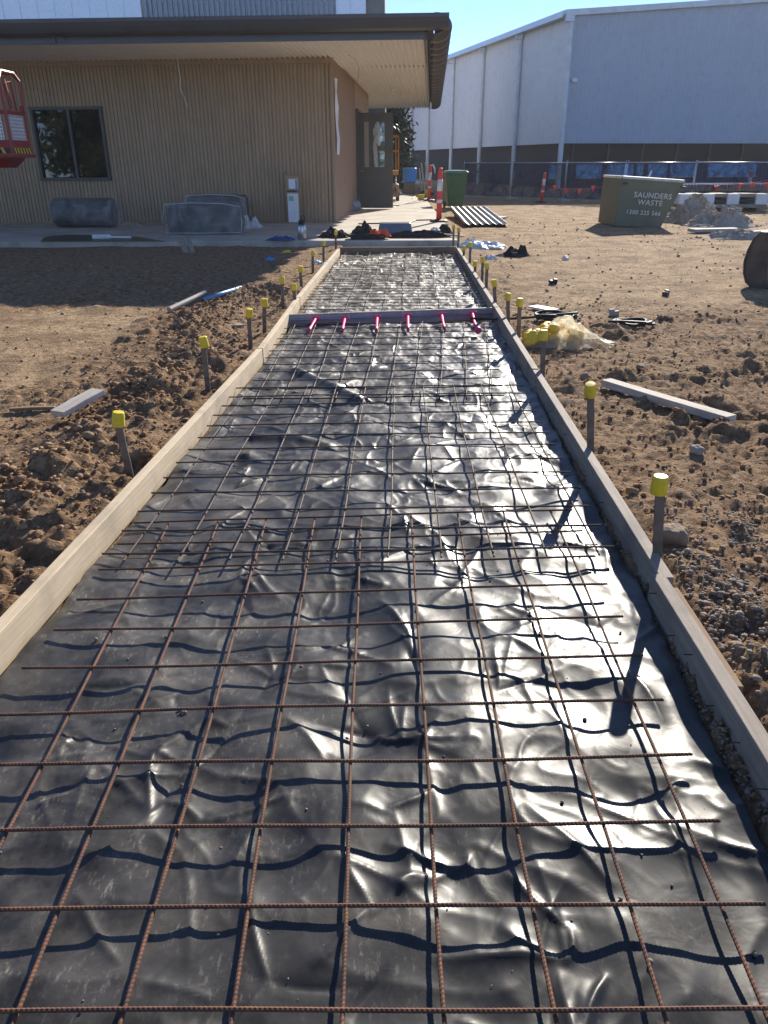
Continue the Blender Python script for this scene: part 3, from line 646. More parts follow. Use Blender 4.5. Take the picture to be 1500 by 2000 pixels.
rock(345, 585+10, .05, 'dark earth lump beside the grey pipe', seed=17)
rock(640-10, 555, .03, 'tiny brown rock', seed=18) if False else None

# ------------------------------------------------------------------ concrete slab
SB = math.radians(2.2); OB = at(657, 434, .1); UR = Vector((c(SB), -s(SB), 0)); VN = Vector((s(SB), c(SB), 0))
def bl(u, v, z=0): q = OB+UR*u+VN*v; q.z = z; return q
m = MB(); ed = at(890, 479, .1)
poly = [(-30, 14.35), (-1.75, 14.45), (-1.7, 14.42), (1.03, 14.42), (1.02, 20), (.95, 34), (-1, 38), (-30, 38)]
m.prism(poly, -.1, .1); o = m.build('concrete_slab', 'slab', bevel=.012); tag(o, kind='structure')
m = MB()
ring = []
for k in range(40):
    a = k/40*2*math.pi; rr = 1+.10*math.sin(3*a+1)+.06*math.sin(5*a); px, py = 190+135*rr*math.cos(a), 474+15*rr*math.sin(a)
    q = at(px, py, .104); ring.append((q.x, max(q.y, 14.40)))
m.prism(ring, .101, .1045); o = m.build('mud_puddle', vm('damp_mud', (.10, .07, .045), (.07, .05, .035), 3, .35, .1)); tag(o, 'brown mud puddle dried on the slab in front of the window', 'puddle', kind='stuff')

# ------------------------------------------------------------------ left building (clad with battens)
bt = thing('site_building', 'single-storey brown building with vertical battens and a deep cream corrugated soffit', 'building', tuple(OB), -SB)
z0, z1 = 0., 3.31   # local heights above slab
def batten_wall(u0, u1, za, zb, pitch=.085):
    m = MB(); n = int(round((u1-u0)/pitch)); p = (u1-u0)/n; prof = []
    for i in range(n):
        a = u0+i*p; dj = random.uniform(-.004, .004); prof += [(a, 0), (a+p*.22, 0), (a+p*.28, -.02+dj), (a+p*.90, -.02+dj), (a+p*.98, 0)]
    prof.append((u1, 0)); N = len(prof); vs = [(x, y, z) for z in (za, zb) for x, y in prof]
    m.add(vs, [(k, k+1, N+k+1, N+k) for k in range(N-1)]); m.build('batten_wall', 'batten', bt)
W0, W1, WZ0, WZ1 = -6.78, -5.21, .95, 2.38
batten_wall(-20, W0-.04, z0, z1); batten_wall(W1+.04, 0, z0, z1); batten_wall(W0-.04, W1+.04, z0, WZ0-.04); batten_wall(W0-.04, W1+.04, WZ1+.04, z1)
MB().box(-10, -.035, z1-.055, 20.06, .03, .11).build('head_trim', 'batten', bt)
MB().box(-10, .15, z1/2, 19.98, .2, z1-.01).build('wall_core', 'darkwall', bt) if False else None
f = MB(); f.box((W0+W1)/2, -.03, WZ1+.01, W1-W0+.10, .09, .06).box((W0+W1)/2, -.03, WZ0-.01, W1-W0+.10, .11, .06).box(W0-.01, -.03, (WZ0+WZ1)/2, .06, .085, WZ1-WZ0-.04).box(W1+.01, -.03, (WZ0+WZ1)/2, .06, .085, WZ1-WZ0-.04).box((W0+W1)/2+.04, -.02, (WZ0+WZ1)/2, .055, .06, WZ1-WZ0-.04)
wf = f.build('window_frame', 'door', bt, bevel=.004)
MB().box((W0*.5+W1*.5-.38), .02, (WZ0+WZ1)/2, .78, .01, WZ1-WZ0).build('pane', 'glass', wf); MB().box((W0*.5+W1*.5+.42), .035, (WZ0+WZ1)/2, .74, .01, WZ1-WZ0).build('pane', 'glass', wf)
# side wall
SV = 10.3
m = MB(); m.hexa([(0.002, 0, z0), (0.002, 5.35, z0), (-.2, 5.35, z0), (-.2, 0, z0)], [(0.002, 0, z1), (0.002, 5.35, z1), (-.2, 5.35, z1), (-.2, 0, z1)])
m.hexa([(0.002, 6.5, z0), (0.002, SV, z0), (-.2, SV, z0), (-.2, 6.5, z0)], [(0.002, 6.5, z1), (0.002, SV, z1), (-.2, SV, z1), (-.2, 6.5, z1)])
m.hexa([(0.002, 5.353, 2.62), (0.002, 6.497, 2.62), (-.2, 6.497, 2.62), (-.2, 5.353, 2.62)], [(0.002, 5.353, z1), (0.002, 6.497, z1), (-.2, 6.497, z1), (-.2, 5.353, z1)]); m.build('side_wall', 'sidewall', bt)
m = MB()
for k in range(40):
    v = .12+k*.13
    if v < 5.3: m.box(.004, v, (z1)/2, .006, .012, z1-.02)
m.build('board_joints', vm('dark_joint_line', (.30, .20, .13), None, 4, .8), bt)  # board joints as thin strips of darker brown
MB().box(-.014, -.012, z1/2, .05, .05, z1-.02).build('corner_trim', 'batten', bt)
fr = MB().box(0.0, 5.37, 1.31, .16, .05, 2.62).box(0, 6.48, 1.31, .16, .05, 2.62).box(0, 5.925, 2.60, .16, 1.05, .06).build('door_frame', 'door', bt, bevel=.004)
# open door, perpendicular to the side wall
dl = MB(); dw = .98; dh = 2.5; t_ = .045
def dbox(m, a, b, za, zb): m.box((a+b)/2, 0, (za+zb)/2, b-a, t_, zb-za)
dbox(dl, 0, .16, 0, dh); dbox(dl, dw-.24, dw, 0, dh); dbox(dl, .161, dw-.241, 0, 1.10); dbox(dl, .161, dw-.241, 2.27, dh)
d = dl.build('door', 'door', bt, bevel=.002); d.location = (.08, 5.45, .03); d.rotation_euler = (0, 0, -.03)
MB().box((.16+dw-.24)/2, 0, 1.685, dw-.24-.16-.006, .008, 1.165).build('glass_pane', 'clear', d)
MB().tube([(.05, -.03, 1.0), (.05, -.07, 1.0), (.13, -.07, 1.0)], .010, 8).build('handle', 'galv', d)
for hz in (.25, 1.25, 2.25): MB().box(-.012, -.01, hz, .02, .06, .1).build('hinge', 'galv', d)
# soffit: corrugated, ribs along v
U1, V0, V1 = 2.02, -2.68, 18.
def corr(name, mat, u0, u1, va, vb, z, pitch=.11, amp=.036, parent=bt):
    m = MB(); n = int((u1-u0)/pitch*6); us = [u0+(u1-u0)*i/n for i in range(n+1)]; vs = []
    for v in (va, vb): vs += [(u, v, z+amp*math.sin(2*math.pi*(u-u0)/pitch)) for u in us]
    N = n+1; m.add(vs, [(k, k+1, N+k+1, N+k) for k in range(n)]); return m.build(name, mat, parent, smooth=True)
corr('soffit', 'cream', -20, U1, V0, 2.1, z1+.012); corr('soffit_sheet', 'cream', -1.0, U1, 2.08, V1, z1+.030)
# roof, gutter, fascia
def prof_sweep(name, mat, prof, a, b, axis):   # prof = list (offset, z); sweep along u (axis 'u') or v
    m = MB(); N = len(prof); vs = [((t, o_, z) if axis == 'u' else (o_, t, z)) for t in (a, b) for o_, z in prof]
    m.add(vs, [(i, (i+1) % N, N+(i+1) % N, N+i) for i in range(N)]+[tuple(range(N)), tuple(range(N, 2*N))]); return m.build(name, mat, bt, bevel=.004)
prof_sweep('fascia', 'fascia', [(V0, z1-.03), (V0-.03, z1-.03), (V0-.03, z1+.17), (V0, z1+.17)], -20, U1+.05, 'u')
gp = [(V0-.06, z1+.10), (V0-.20, z1+.085), (V0-.28, z1+.12), (V0-.33, z1+.20), (V0-.36, z1+.27), (V0-.36, z1+.33), (V0-.06, z1+.33)]
prof_sweep('gutter', 'gutter', gp, -20, U1+.42, 'u')
MB().box(-4.85, V0-.05, z1+.08, .10, .05, .19).box(-4.70, V0-.045, z1+.07, .12, .03, .12).build('gutter_bracket', 'fascia', bt, bevel=.004)
prof_sweep('side_fascia', 'fascia', [(U1, z1-.04), (U1+.04, z1-.04), (U1+.04, z1+.22), (U1, z1+.22)], V0-.03, V1, 'v')
# rolled roof edge: lobes along v
m = MB(); npz = 14
vv = []; v = V0-.2
while v < V1: vv.append(v); v += .06
for v in vv:
    ph = ((v-V0) / .95) % 1.0; k = 1.5 if ph < .3 else .9; 
    for j in range(npz):
        a = -math.pi*.62+math.pi*1.15*j/(npz-1); rr = .15*k; m.v.append((U1+.19+rr*math.cos(a)*1.3, v, z1+.17+rr*math.sin(a)))
for i in range(len(vv)-1):
    for j in range(npz-1): m.f.append((i*npz+j, i*npz+j+1, (i+1)*npz+j+1, (i+1)*npz+j))
m.build('rolled_roof_edge', 'gutter', bt, solid=.006, smooth=True)
m = MB(); m.hexa([(-20, V0-.3, z1+.24), (U1+.15, V0-.3, z1+.24), (U1+.15, V1, z1+.24), (-20, V1, z1+.24)], [(-20, V0-.3, z1+.28), (U1+.15, V0-.3, z1+.28), (U1+.15, V1, z1+.28), (-20, V1, z1+.28)]); m.build('roof', 'gutter', bt)
lf = MB().lathe([(.05, 0), (.06, -.03), (.055, -.09), (.02, -.11)], 14).build('soffit_light', 'white', bt, smooth=True)
q = at(767, 172, 3.4); lq = q-OB; lf.location = (lq.dot(UR), lq.dot(VN), z1-.0)
# dark interior seen through the doorway
# foil strip at corner
rib = [(649, 147), (652, 175), (653, 205), (657, 240), (662, 270), (665, 302)]
m = MB()
for k, (x, y) in enumerate(rib):
    zz = 3.4-.1-.1+0; v = .22+.05*k; lpz = on(x, y, OB+UR*.05, UR).z-.1; wv = .10+.05*(k > 1)+.05*(k > 3)
    m.v += [(.03+.015*math.sin(k*2), v*.6, lpz), (.07+.015*math.cos(k*3), v*.6+wv, lpz-.01)]
for k in range(len(rib)-1): m.f.append((2*k, 2*k+1, 2*k+3, 2*k+2))
o = m.build('foil_strip', 'white', solid=.003); o.location = OB; o.rotation_euler = (0, 0, -SB); tag(o, 'torn white foil strip hanging down the corner of the brown wall', 'foil strip')
# hanging cables
q = at(345, 106, 3.40)
P_ = [q, q+Vector((.01, 0, -.18)), q+Vector((.03, 0, -.4)), q+Vector((-.0, 0, -.62)), q+Vector((.07, 0, -.78)), q+Vector((.12, 0, -.98))]
tag(MB().tube(P_, .007, 6).build('hanging_cable', 'white', smooth=True), 'thin white cable hanging loose from the soffit before the brown wall', 'cable')
q = at(680, 108, 3.4); P_ = [q+Vector((.22*math.sin(a), 0, -.30*(1-math.cos(a)))) for a in [k*.22 for k in range(12)]]
tag(MB().tube(P_, .004, 5).build('hanging_cable', 'timber_brown', smooth=True), 'thin brown wire looping down from the soffit near the wall corner', 'cable')

# ------------------------------------------------------------------ white block behind, left top
m = MB(); wt = thing('white_block', 'tall white metal-clad block rising behind the brown building', 'building', (0, 38, 0))
xr = atY(715, 20, 38).x; xl = -30.; n = int((xr-xl)/.75); prof = []
xs_ = atY(291, 20, 38).x; xe_ = atY(654, 20, 38).x
def ribwall(xa, xb, name='cladding', z0_=0, z1_=10.5):
    m = MB(); n = max(1, int(round((xb-xa)/.74))); p = (xb-xa)/n; prof = []
    for i in range(n): a = xa+i*p; prof += [(a, 0), (a+p-.08, 0), (a+p-.06, -.05), (a+p-.02, -.05)]
    prof.append((xb, 0)); N = len(prof); vs = [(x, y, z) for z in (z0_, z1_) for x, y in prof]
    m.add(vs, [(k, k+1, N+k+1, N+k) for k in range(N-1)]); m.build(name, 'white_clad', wt)
MT['white_clad'] = vm('white_clad_steel', (.92, .94, .97), (.88, .90, .94), 1, .4, .03)
ribwall(xl, xs_-.3); ribwall(xe_+.05, xr)
MB().box((xs_+xe_)/2, .9, 5.2, xe_-xs_+.8, .1, 10.6).build('screen_backing', 'white_clad', wt)
zb = atY(400, 38, 38).z
m = MB(); n = 36
for i in range(n): m.box(xs_+(xe_-xs_)*(i+.5)/n, -.05, 6, .10, .16, 9)
m.box((xs_+xe_)/2, -.06, zb-.06, xe_-xs_+.2, .22, .14); m.box(xs_-.12, -.05, 5.3, .14, .2, 10.6).build('louvre_screen', vm('grey_louvres', (.30, .33, .37), (.26, .29, .33), 2, .5, .05), wt)
q1 = atY(716, 20, 38.6).x; q2 = atY(752, 20, 38.6).x; MB().box((q1+q2)/2, 1.6, 5.2, q2-q1, 3, 10.4).build('dark_stair_core', vm('taupe_cladding', (.20, .18, .165), None, 2, .6), wt)
MB().box((xl+xr)/2, 6, 5.2, xr-xl, 10, 10.3).build('block_body', 'white_clad', wt)

# ------------------------------------------------------------------ big grey hall on the right
hc = atY(1093, 280, 45); hz = hc.z; ht = atY(1111, 31, 45).z; hc = Vector((hc.x, 45, 0))
hf = atY(804, 292, 72); hf = Vector((hf.x, 72, 0)); sdv = (hf-hc); SL = sdv.length; sdv.normalize(); gv = Vector((sdv.y, -sdv.x, 0))
hall = thing('sports_hall', 'large blue-grey metal-clad hall with white downpipes along its long side', 'building', hc)
def hl(a, b, z, o=0):  # a along side, b along gable
    q = sdv*a+gv*b; return (q.x, q.y, z)
GL = 40.; rise = .085
NS = 60
def ribface(name, mat, p0, dirv, nrm, L, za, zbf, pitch=.25, amp=.012, prt=hall):
    m = MB(); n = int(L/pitch); N = 0; vs0 = []; vs1 = []
    for i in range(n):
        for t_, o_ in ((0, 0), (.72, 0), (.80, amp), (.92, amp)):
            a = (i+t_)*pitch; q = p0+dirv*a+nrm*o_; vs0.append((q.x, q.y, za)); vs1.append((q.x, q.y, zbf(a)))
    N = len(vs0); m.add(vs0+vs1, [(k, k+1, N+k+1, N+k) for k in range(N-1)]); return m.build(name, mat, prt)
side_n = Vector((-gv.x, -gv.y, 0))
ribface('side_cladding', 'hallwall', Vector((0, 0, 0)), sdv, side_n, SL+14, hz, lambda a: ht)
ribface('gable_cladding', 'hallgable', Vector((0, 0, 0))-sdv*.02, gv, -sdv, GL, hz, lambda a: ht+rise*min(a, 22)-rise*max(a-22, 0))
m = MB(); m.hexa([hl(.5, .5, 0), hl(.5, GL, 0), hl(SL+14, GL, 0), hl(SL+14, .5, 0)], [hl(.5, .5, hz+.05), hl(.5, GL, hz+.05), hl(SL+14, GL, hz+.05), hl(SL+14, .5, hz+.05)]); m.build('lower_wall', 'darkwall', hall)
# roof slab + barge
m = MB(); o1 = .35
m.hexa([hl(-.3, -o1, ht-.05), hl(-.3, 22, ht+rise*22), hl(SL+14, 22, ht+rise*22), hl(SL+14, -o1, ht-.05)], [hl(-.3, -o1, ht+.22), hl(-.3, 22, ht+rise*22+.22), hl(SL+14, 22, ht+rise*22+.22), hl(SL+14, -o1, ht+.22)])
m.build('roof', 'pipe_white', hall)
MB().hexa([hl(-.32, -.55, ht-.10), hl(-.32, -.36, ht-.10), hl(SL+14, -.36, ht-.10), hl(SL+14, -.55, ht-.10)], [hl(-.32, -.55, ht+.16), hl(-.32, -.36, ht+.16), hl(SL+14, -.36, ht+.16), hl(SL+14, -.55, ht+.16)]).build('gutter', 'galv', hall)
for px in (1100, 1008, 940, 884, 838, 806):
    # intersect pixel column with side plane
    q = on(px, 286, hc, gv)-hc; a = q.dot(sdv)
    m = MB(); b = -.12; m.tube([hl(a, b, 0), hl(a, b, ht-.05)], .13, 10); m.box(*hl(a, b-.1, ht-.15), .4, .4, .35); m.build('downpipe', 'pipe_white', hall, smooth=False)
for k in range(18):
    a = 1.0+k*2.1; m = MB(); q0 = hl(.44, a, 0); ang = math.atan2(gv.y, gv.x)
    MB().box(q0[0], q0[1], hz/2, .07, .12, hz, rz=ang).build('mullion', vm('bronze_mullion', (.085, .075, .065), None, 3, .5) if k == 0 else bpy.data.materials['bronze_mullion'], hall)
for k, (x0, x1) in enumerate(((1128, 1177), (1189, 1240), (1246, 1258), (1268, 1305), (1312, 1358), (1385, 1480), (1076, 1088))):
    ga = (on(x0, 335, hc+sdv*.25, sdv)-hc).dot(gv); gb = (on(x1, 335, hc+sdv*.25, sdv)-hc).dot(gv); z_ = .55
    MB().hexa([hl(.38, ga, z_), hl(.38, gb, z_), hl(.45, gb, z_), hl(.45, ga, z_)], [hl(.38, ga, z_+.62), hl(.38, gb, z_+.62), hl(.45, gb, z_+.62), hl(.45, ga, z_+.62)]).build('window', 'painted_sky_pane', hall)
    MB().hexa([hl(.33, ga, z_-.08), hl(.33, gb, z_-.08), hl(.48, gb, z_-.08), hl(.48, ga, z_-.08)], [hl(.33, ga, z_-.01), hl(.33, gb, z_-.01), hl(.48, gb, z_-.01), hl(.48, ga, z_-.01)]).build('window_sill', 'pipe_white', hall)

q = on(1120, 157, hc, sdv)-hc; MB().box(q.x-.1*sdv.x, q.y-.1*sdv.y, q.z+hc.z, .25, .25, .16).build('security_camera', 'white', hall)
# ------------------------------------------------------------------ temporary fence with blue shade cloth
f0 = at(905, 386); f1_ = at(1180, 396); fd = (f1_-f0); fd.z = 0; fd.normalize(); PW = 2.4; FHt = 1.30
ang = math.atan2(fd.y, fd.x); g0 = None
words = ['leftmost', 'second', 'third', 'fourth', 'fifth', 'sixth']
for k in range(6):
    q = f0+fd*(k*(PW+.06))
    if k == 0:
        g0 = thing('fence_panel', '', 'fence panel', (q.x, q.y, 0), ang, 'temporary fence panels with blue shade cloth')
        fm = MB(); fm.tube([(0, 0, .05), (0, 0, FHt+.07), ], .021, 8).tube([(PW, 0, .05), (PW, 0, FHt+.07)], .021, 8).tube([(0, 0, FHt), (PW, 0, FHt)], .018, 8).tube([(0, 0, .12), (PW, 0, .12)], .018, 8)
        fm.build('frame', 'galv', g0, smooth=True)
        X, Z = np.meshgrid(np.linspace(.02, PW-.02, 40), np.linspace(.10, FHt-.01, 24)); grid_mesh('shade_cloth', X, -.03+.02*pn(X*2, Z*2, 5)+.012*pn(X*6, Z*3, 6), Z, 'shade', parent=g0)
        wm = MB()
        for i in range(25): wm.tube([(i*PW/24, .0, .12), (i*PW/24, .0, FHt)], .003, 4)
        wm.build('wire_mesh', 'galv', g0)
        MB().box(0, 0, .05, .22, .6, .12).build('foot', 'conc', g0, bevel=.02)
        o = g0
    else: o = copy_tree(g0); o.location = (q.x, q.y, 0)
    o.rotation_euler = (0, 0, ang+.03*((k % 2)-.5))
    o['label'] = ('fence panel with blue shade cloth, leftmost, right behind the green wheelie bin' if k == 0 else 'blue shade cloth fence panel, %s from the left in front of the grey hall' % words[k])
# low dark kerb / soil bank under fence
# bunting
b0 = atY(1075, 365, 28.5); b1 = atY(1500, 352, 24); bun = thing('bunting_line', 'string of small red triangular flags strung in front of the fence', 'bunting', b0)
pts = [b0.lerp(b1, t/20)+Vector((0, 0, -.10*math.sin(math.pi*((t/20*3) % 1)))) for t in range(21)]
MB().tube([p-b0 for p in pts], .006, 4).build('string', 'red', bun)
for (x, y) in ((1084, 367), (1107, 374), (1132, 374), (1159, 368), (1447, 363), (1471, 361), (1499, 362), (1230, 372), (1400, 368)):
    tt = (x-1075)/425; p = b0.lerp(b1, tt); p = on(x, y-5, p, Vector((0, 1, 0))); w_ = .07
    MB().add([(p.x-w_-b0.x, p.y-b0.y, p.z+.0-b0.z), (p.x+w_-b0.x, p.y+.01-b0.y, p.z+.0-b0.z), (p.x-b0.x, p.y+.04-b0.y, p.z-.19-b0.z)], [(0, 1, 2)]).build('flag', 'red', bun, solid=.004)

# ------------------------------------------------------------------ bollards
def bollard(px, py, hgt, label, z=.1, lean=0, r=.055):
    q = at(px, py, z); t = thing('safety_bollard', label, 'bollard', q, 0, 'red and white safety bollards'); t.rotation_euler = (0, lean, 0)
    MB().lathe([(.21, 0), (.21, .03), (.17, .045), (.07, .06)], 8).build('rubber_base', 'black', t, bevel=.006)
    h = hgt
    MB().lathe([(r*1.05, .05), (r, h*.3), (r*.93, h*.9), (r*.75, h*.95), (r*.72, h*.97), (r*.85, h*.975), (r*.8, h), (r*.3, h*1.01)], 18).build('post', 'red', t, smooth=True)
    MB().lathe([(r*1.01, h*.58), (r*.985, h*.80)], 18).build('reflective_band', 'reflect', t, smooth=True)
    MB().lathe([(r*1.035, h*.36), (r*1.025, h*.42)], 18).build('reflective_band', 'reflect', t, smooth=True); return t
bollard(857, 433, 1.13, 'bright red bollard with white bands standing on the near right of the slab', .1, .01, .06)
t2 = bollard(838, 392, 1.14, 'red bollard with tape tied on top, farther along the slab', .1, .01, .06)
q = Vector((0, 0, 1.1)); MB().tube([q, q+Vector((.10, -.02, .06)), q+Vector((.16, -.03, -.05)), q+Vector((.18, -.03, -.22))], [.02, .035, .03, .015], 6).build('tied_tape', 'reflect', t2)
bollard(1057, 396, .98, 'red and white bollard by the shade cloth fence left of the skip', 0, .06, .06)
bollard(1458, 392, 1.0, 'red bollard by the fence behind the pallet stack at right', 0, 0, .06)

# ------------------------------------------------------------------ wheelie bin
q = at(884, 406, 0); bx = thing('wheelie_bin', 'dark green two-wheeled rubbish bin with closed lid beside the slab', 'bin', (q.x+.05, q.y, 0), .12)
def rr(w, d, z, r=.04, yo=0):
    pts = []
    for (cx, cy, a0) in ((w/2-r, d/2-r, 0), (-w/2+r, d/2-r, 90), (-w/2+r, -d/2+r, 180), (w/2-r, -d/2+r, 270)):
        for k in range(4): a = math.radians(a0+30*k); pts.append((cx+r*math.cos(a), cy+r*math.sin(a)+yo, z))
    return pts
def loft(m, rings, cap=True):
    n = len(rings[0]); o = len(m.v)
    for r in rings: m.v += r
    for i in range(len(rings)-1):
        for k in range(n): m.f.append((o+i*n+k, o+i*n+(k+1) % n, o+(i+1)*n+(k+1) % n, o+(i+1)*n+k))
    if cap: m.f.append(tuple(o+k for k in range(n-1, -1, -1))); m.f.append(tuple(o+(len(rings)-1)*n+k for k in range(n)))
    return m
loft(MB(), [rr(.50, .52, .06), rr(.66, .66, .97), rr(.70, .70, .98), rr(.70, .70, 1.03)]).build('body', 'green', bx, bevel=.004)
loft(MB(), [rr(.73, .76, 1.035), rr(.74, .77, 1.06), rr(.62, .62, 1.10), rr(.3, .3, 1.12)]).build('lid', vm('pale_green_lid', (.12, .24, .13), (.10, .2, .11), 5, .35, .05), bx, bevel=.004)
for sx in (-.27, .27):
    o = MB().tube([(sx-.03, .30, .1), (sx+.03, .30, .1)], .10, 18).build('wheel', 'tyre', bx)
MB().tube([(-.25, .40, 1.03), (.25, .40, 1.03)], .018, 8).build('handle', 'green', bx)

# ------------------------------------------------------------------ skip bin
bl_ = at(1201, 441, .03); W = 1.02; ux = Vector((1, 0, 0)); uy = Vector((0, 1, 0))
sk = thing('skip_bin', 'olive green steel waste skip with flared sides and white lettering', 'skip bin', bl_, -.07); sk.rotation_euler = (0, .065, .06)
Dp = 1.25; Hh = 1.18; fl = .33; fl0 = .03
Hh = atY(1203, 345, bl_.y).z-.04
m = MB(); B = [(0, 0, 0), (W, 0, 0), (W, Dp, 0), (0, Dp, 0)]; T = [(-fl0, -.05, Hh), (W+fl, -.05, Hh), (W+fl, Dp+.05, Hh), (-fl0, Dp+.05, Hh)]
m.add(B+T, [(0, 3, 2, 1), (0, 1, 5, 4), (1, 2, 6, 5), (2, 3, 7, 6), (3, 0, 4, 7)]); m.build('tub', 'olive', sk, solid=.03)
m = MB()
for (a, b) in ((T[0], T[1]), (T[1], T[2]), (T[2], T[3]), (T[3], T[0])): m.tube([a, b], .032, 8)
m.build('rim', vm('painted_rim_highlight', (.72, .73, .66), (.45, .48, .38), 6, .5, .1), sk)  # pale colour paints the bright highlight along the top rim
m = MB(); m.box(W*.5+.2, Dp*.5, Hh*.72, W+.6, Dp-.05, .1); m.build('waste_load', 'rubble', sk) if False else None
MB().tube([(W*.55, .1, Hh-.1), (W*.70, .3, Hh+.16)], .02, 6).build('protruding_pole', 'white', sk)
for xx in (-.02, W+fl-.06): MB().tube([(xx, -.11, Hh-.12), (xx+.10, -.11, Hh-.12)], .022, 8).build('lifting_lug', 'steel_dark', sk)
m = MB(); m.box(W/2+.2, -.065, Hh-.10, W+fl+.05, .03, .1)
m = MB(); m.tube([(0, 0, 0), (-fl0, -.05, Hh)], .022, 6).tube([(W, 0, 0), (W+fl, -.05, Hh)], .022, 6).tube([(0, 0, .02), (W, 0, .02)], .022, 6); m.build('edge_ribs', 'olive', sk)
tilt = math.atan2(.05, Hh)
def text(body, size, x, z, name, parent, mat, rot=(math.pi/2, 0, 0), y=-.03, ext=.003, align='CENTER', sx=1):
    cu = bpy.data.curves.new(name, 'FONT'); cu.body = body; cu.size = size; cu.extrude = ext; cu.align_x = align; cu.offset = .0025; cu.space_character = 1.1
    o = bpy.data.objects.new(name, cu); COL.objects.link(o); dg = bpy.context.evaluated_depsgraph_get(); me = bpy.data.meshes.new_from_object(o.evaluated_get(dg)); bpy.data.objects.remove(o)
    me.materials.clear(); me.materials.append(MT[mat]); o = bpy.data.objects.new(name, me); COL.objects.link(o); o.parent = parent; o.location = (x, y, z); o.rotation_euler = rot; o.scale = (sx, 1, 1); return o
rt = (math.pi/2+tilt, 0, 0)
yy = lambda z: -.05-.05*z/Hh
text('SAUNDERS', .155, W*.5+.20, Hh*.62, 'lettering', sk, 'white_paint', rt, yy(Hh*.62), sx=1.05)
text('WASTE', .155, W*.5+.17, Hh*.47, 'lettering', sk, 'white_paint', rt, yy(Hh*.47), sx=1.05)
text('1300 225 566', .124, W*.5+.06, Hh*.27, 'lettering', sk, 'white_paint', rt, yy(Hh*.27), sx=1.05)

# ------------------------------------------------------------------ rubble mound + strewn slabs
def mound(cx, cy, rx, ry, h, mat, label, seed, name='rubble_mound', z=0):
    n = 70; X, Y = np.meshgrid(np.linspace(-1, 1, n), np.linspace(-1, 1, n)); r = np.hypot(X, Y)
    Z = h*np.clip(1-r**2, 0, 1)**1.3*(.85+.9*fbm(X*1.5, Y*1.5, seed, 3, .5))+.12*h*(np.abs(fbm(X*5, Y*5, seed+3, 4, .6)))*np.clip(1.1-r, 0, 1)
    w1, r1 = worley(X*7, Y*7, seed); Z = Z+.2*h*np.sqrt(np.clip(1-(w1/.5)**2, 0, 1))*(r1 > .4)*np.clip(1-r, 0, 1)-.03*(r > .96)
    o = grid_mesh(name, X*rx, Y*ry, Z, mat, smooth=False); o.location = (cx, cy, z)
    r5 = random.Random(seed)
    m = MB()
    for k in range(90):
        a, b = r5.gauss(0, .45), r5.gauss(0, .45); rr_ = math.hypot(a, b)
        if rr_ > 1.15: continue
        iy, ix = int(min(69, max(0, (b+1)/2*69))), int(min(69, max(0, (a+1)/2*69))); vv_ = rockverts(ICV1, seed*100+k, .4)*r5.uniform(.02, .10)*(1-.3*rr_)
        m.add([(q_[0]+a*rx, q_[1]+b*ry, q_[2]+max(0, Z[iy, ix])) for q_ in vv_], [tuple(int(i) for i in f_) for f_ in ICF1])
    tag(m.build('rubble_chunks', mat, o), kind='stuff')
    return tag(o, label, 'rubble')
q = at(1372, 438); mound(q.x, q.y+.7, .80, .7, .40, 'rubble', 'taller grey brown mound of broken concrete right beside the skip', 4)
q = at(1415, 443); mound(q.x, q.y+.2, .85, .6, .30, 'rubble', 'lower rubble mound in front of the white timber packs', 6)
q = at(1440, 465); mound(q.x+.1, q.y, .8, .35, .12, 'rubble', 'low scatter of pale broken rubble at the right edge', 9)
def slabbit(p, q, w_, label, mat='conc', h=.06):
    a = at(*p, .03); b = at(*q, .03); a.z = b.z = .05; board(a, b, mat, label, h=h, t=w_, name='rubble_slab', cat='rubble slab')
slabbit((1350, 452), (1440, 450), .3, 'flat pale slab lying in front of the rubble mound')
slabbit((1445, 463), (1540, 455), .16, 'long pale round-edged concrete length at the right edge', h=.14)
# pallet + corrugated stack
q = at(1400, 412); ps = thing('pallet_pack', 'stack of white wrapped timber packs on bearers at the far right', 'pallet pack', (q.x, q.y, 0), -.05)
Lp = 2.5
for k, zc in enumerate((.16, .30, .44)):
    MB().box(0, 0, zc, Lp, .9, .10).build('pack_layer', 'black' if k == 1 else 'timber_grey', ps, bevel=.01)
for xx in (-1.1, -.45, .25, 1.05):
    MB().box(xx, -.02, .34, .35, .98, .30).build('white_wrap', 'white', ps, bevel=.03)
for xx in (-1.0, 0, 1.0): MB().box(xx, 0, .05, .1, 1.0, .1).build('bearer', 'timber_brown', ps)
cs = thing('corrugated_stack', 'stack of silver corrugated roofing sheets behind the white packs', 'roofing sheets', (ps.location.x+.1, ps.location.y+1.3, .0), -.03)
def corrsheet(L, Wd, z, parent, mat, name='sheet', pitch=.09, amp=.02):
    m = MB(); n = int(L/pitch*4); vs = []
    for v in (-Wd/2, Wd/2): vs += [(-L/2+L*i/n, v, z+amp*math.sin(2*math.pi*i/4)) for i in range(n+1)]
    N = n+1; m.add(vs, [(k, k+1, N+k+1, N+k) for k in range(n)]); return m.build(name, mat, parent, solid=.004)
for k in range(6): corrsheet(3.6, 1.3, .55+.03*k, cs, 'galv')
for xx in (-1.4, 0, 1.4): MB().box(xx, 0, .26, .1, 1.2, .52).build('bearer', 'timber_brown', cs)
